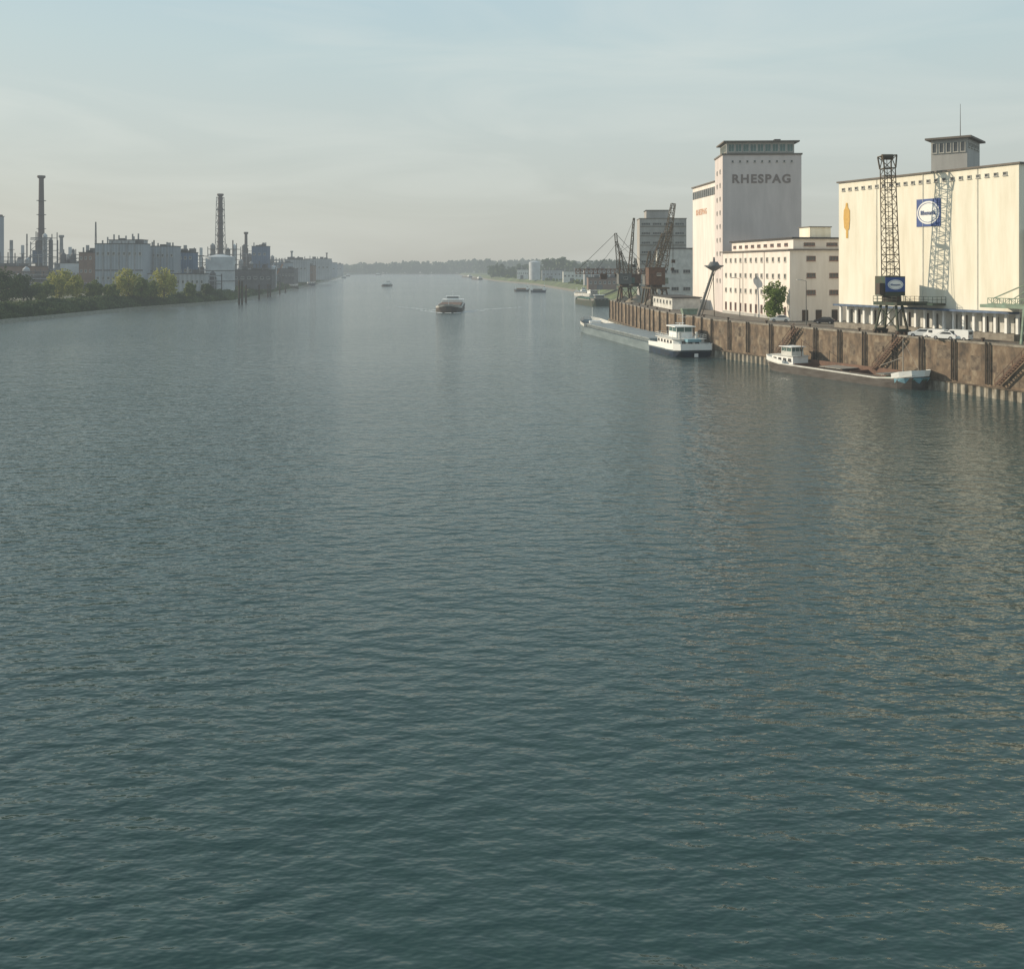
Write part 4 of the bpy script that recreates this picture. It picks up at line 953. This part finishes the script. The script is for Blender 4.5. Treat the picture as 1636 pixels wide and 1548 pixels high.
def barge(label,px,py,heading,L_,B_,fb,hullm,cargo,house=True,group=None,hs=2.4,name='river_barge',hm='white'):
    x,y=wp(px,py)
    t=thing(name,label,'ship',(x,y,0),heading,group);b2=B_/2
    MB().loft([(1,0,b2*.6,b2*.75,-.5,fb*1.4),(L_*.06,L_*.05,b2*.95,b2,-.5,fb*1.2),(L_*.85,L_*.86,b2,b2,-.5,fb),(L_*.95,L_*.96,b2*.55,b2*.7,-.5,fb*1.35),(L_*.98,L_,b2*.1,b2*.2,-.5,fb*1.7)]).build('hull',hullm,t)
    MB().box(L_*.24,L_*.84,-b2*.8,b2*.8,fb,fb+.9).build('hatch_coaming','deckgrey',t)
    n=5
    for i in range(n):
        x0=L_*.245+i*L_*.118;MB().side([(x0,fb+.9),(x0+.2,fb+1.3),(x0+L_*.05,fb+1.5),(x0+L_*.1,fb+1.3),(x0+L_*.11,fb+.9)],-b2*.84,b2*.84).build('hatch_cover',cargo,t)
    if house:
        MB().box(L_*.03,L_*.2,-b2*.8,b2*.8,fb,fb+hs).build('deckhouse',hm,t)
        MB().box(L_*.02,L_*.21,-b2*.9,b2*.9,fb+hs,fb+hs+.2).build('upper_deck',hm,t)
        MB().box(L_*.1,L_*.16,-b2*.5,b2*.5,fb+hs+.2,fb+hs+.8).build('wheelhouse',hm,t)
        MB().box(L_*.102,L_*.158,-b2*.48,b2*.48,fb+hs+.8,fb+hs+1.6).build('wheelhouse_glazing','glass',t)
        MB().box(L_*.095,L_*.165,-b2*.58,b2*.58,fb+hs+1.6,fb+hs+1.8).build('wheelhouse_roof','white',t)
        for k in range(4): window(t,L_*.03,-b2*.6+k*b2*.4,fb+hs*.6,b2*.2,.8,math.pi,fm='dark',mull=0,fr=.08)
        MB().bar((L_*.12,0,fb+hs+1.8),(L_*.12,0,fb+hs+4.6),.12).build('mast','white',t)
    MB().bar((L_*.93,0,fb),(L_*.93,0,fb+4),.14).build('bow_mast','white',t)
    return t
# barge under way towards the bridge
fxp,fyp=wp(716,500);hdm=math.atan2(-62,1.5)
sxm,sym=fxp-1.5,fyp+62
pxs=CX+F*sxm/sym;pys=HY+H*F/sym
mv=barge('dark laden barge under way in mid river, bow towards the bridge, pale wheelhouse aft',pxs,pys,hdm,62,12.0,1.7,'hulldark','hold',hs=2.3,name='cargo_barge')
MB().loft([(52,52,5.9,6.1,1.7,2.5),(58.5,59,3.9,4.5,2.0,3.1),(60.8,62.1,1.0,1.7,2.5,3.5)],top=False).build('bow_bulwark','offwhite',mv)
MB().box(50,51.4,-4.8,4.8,1.7,3.2).build('hold_bulkhead','tarp',mv)
MB().box(54.5,56.5,-1.5,1.5,2.2,3.3).cyl((55.5,-2,3.2),(55.5,2,3.2),.4).build('anchor_winch','cranegrey',mv)
a=MB();railing(a,[(2,-5.6),(50,-5.6)],1.8,1.0);railing(a,[(2,5.6),(50,5.6)],1.8,1.0);a.build('railing','white',mv)
fm=MB()
def ribbon(p0,p1,w0,w1,n,seed):
    r_=random.Random(seed);p0=Vector(p0);p1=Vector(p1);d=(p1-p0).normalized();s=Vector((-d.y,d.x))
    pr=None
    for i in range(n+1):
        t=i/n;c=p0.lerp(p1,t)+s*r_.uniform(-.4,.4);w_=(w0+(w1-w0)*t)*r_.uniform(.3,1)
        q_=(c+s*w_,c-s*w_)
        if pr and r_.random()<.8: fm.add([(pr[0].x,pr[0].y,.03),(q_[0].x,q_[0].y,.03),(q_[1].x,q_[1].y,.03),(pr[1].x,pr[1].y,.03)],[(0,1,2,3)])
        pr=q_
x,y=fxp,fyp
ribbon((x-4.5,y-1.5),(x+5.5,y-1.5),2.4,2.4,10,1)
ribbon((x-3,y-1),(x-15,y+26),1.8,.6,22,2);ribbon((x+3,y-1),(x+17,y+26),1.8,.6,22,4)
ribbon((x+6,y+20),(x+34,y+62),1.3,.4,26,7);ribbon((x-7,y+24),(x-30,y+64),1.1,.4,24,8)
tag(fm.build('wake_foam','foam'),'white foam round the bow of the barge in mid river','foam',kind='stuff')
barge('small white boat far up the river, left of the laden barge',621,457,math.atan2(-1,.05),45,9,1.4,'hulldark','hatch')
barge('tiny distant barge near the river bend',603,440,1.6,60,11,1.6,'hulldark','hatch')
barge('pale barge moored at the far left bank, nearest of the two',470,462.5,1.9,60,9,2,'hulldark','tarp')
barge('pale barge moored at the far left bank, behind the nearest one',498,457,1.9,60,9.5,2,'navy','hatch')
barge('hazy barge moored near the bend on the left bank',549,445,1.75,80,10,2,'hullteal','hatch')
barge('second hazy barge moored beyond on the left bank',556,442,1.75,70,10,2,'hulldark','hatch')
barge('orange and dark work barge below the grassy right bank',846,466,math.pi*.96,13,6,1.4,'hulldark','orange',hs=1.6,name='work_barge')
barge('dark work barge with small cabin right of the orange one',873,467.5,math.pi*.97,13,6,1.5,'navy','rust',hs=1.8,name='work_barge')
barge('white cabin boat moored off the end of the grassy bank',950,474,math.pi*.62,30,7,1.7,'offwhite','hatch',name='cabin_boat')
barge('white cabin boat moored left of the other one off the grassy bank',934,471,math.pi*.6,18,5,1.4,'hulldark','hatch',hs=2,name='cabin_boat')
barge('dark green barge lying beyond the corner of the quay',962,490,math.pi*.55,48,9.5,2.4,'cranegreen','deckgreen',hs=1.6,hm='deckgrey')
barge('small barge moored at the far right bank near the bend',768,447.5,math.pi*.6,50,8,1.8,'hulldark','rust')
barge('second small barge at the far right bank beyond the first',752,444,math.pi*.6,60,9,2,'hulldark','tarp')
for i,(px,py,tp,k) in enumerate(((382,487,449,2),(393,484,456,1),(414,479,456,1),(428,475,455,2),(447,470,455,1),(456,468,457,1))):
    x,y=wp(px,py);o=thing('mooring_pile',['tall dark double mooring pile nearest on the left','single dark mooring pile just right of the tall double pile','third dark mooring pile from the left','fourth mooring pile, a dark pair further up river','fifth dark mooring pile from the left','last thin mooring pile up river'][i],'pile',(x,y,0))
    for q_ in range(k):
        MB().cyl((q_*1.6,0,-1),(q_*1.6,0,wz(tp,y)),.55,.5,10).build('post','dark',o)
    MB().cyl((0,0,wz(tp,y)),(0,0,wz(tp,y)+.3),.6,.4,10).build('cap','dark',o)
for i,(px,py) in enumerate(((1182,506),(1288,520),(1040,486))):
    x,y,z=qp(px,py)
    o=thing('lamp_post',['thin grey lamp post on the quay in front of the office block','thin grey lamp post near the corner of the office block','thin lamp post on the quay among the crane legs'][i],'lamp post',(x,y,z),0)
    MB().cyl((0,0,0),(0,0,9),.12,.07,8).bar((0,0,9),(-1.3,0,9.3),.08).build('pole','cranegrey',o)
    MB().box(-1.9,-1.2,-.15,.15,9.2,9.38).build('lamp_head','offwhite',o)
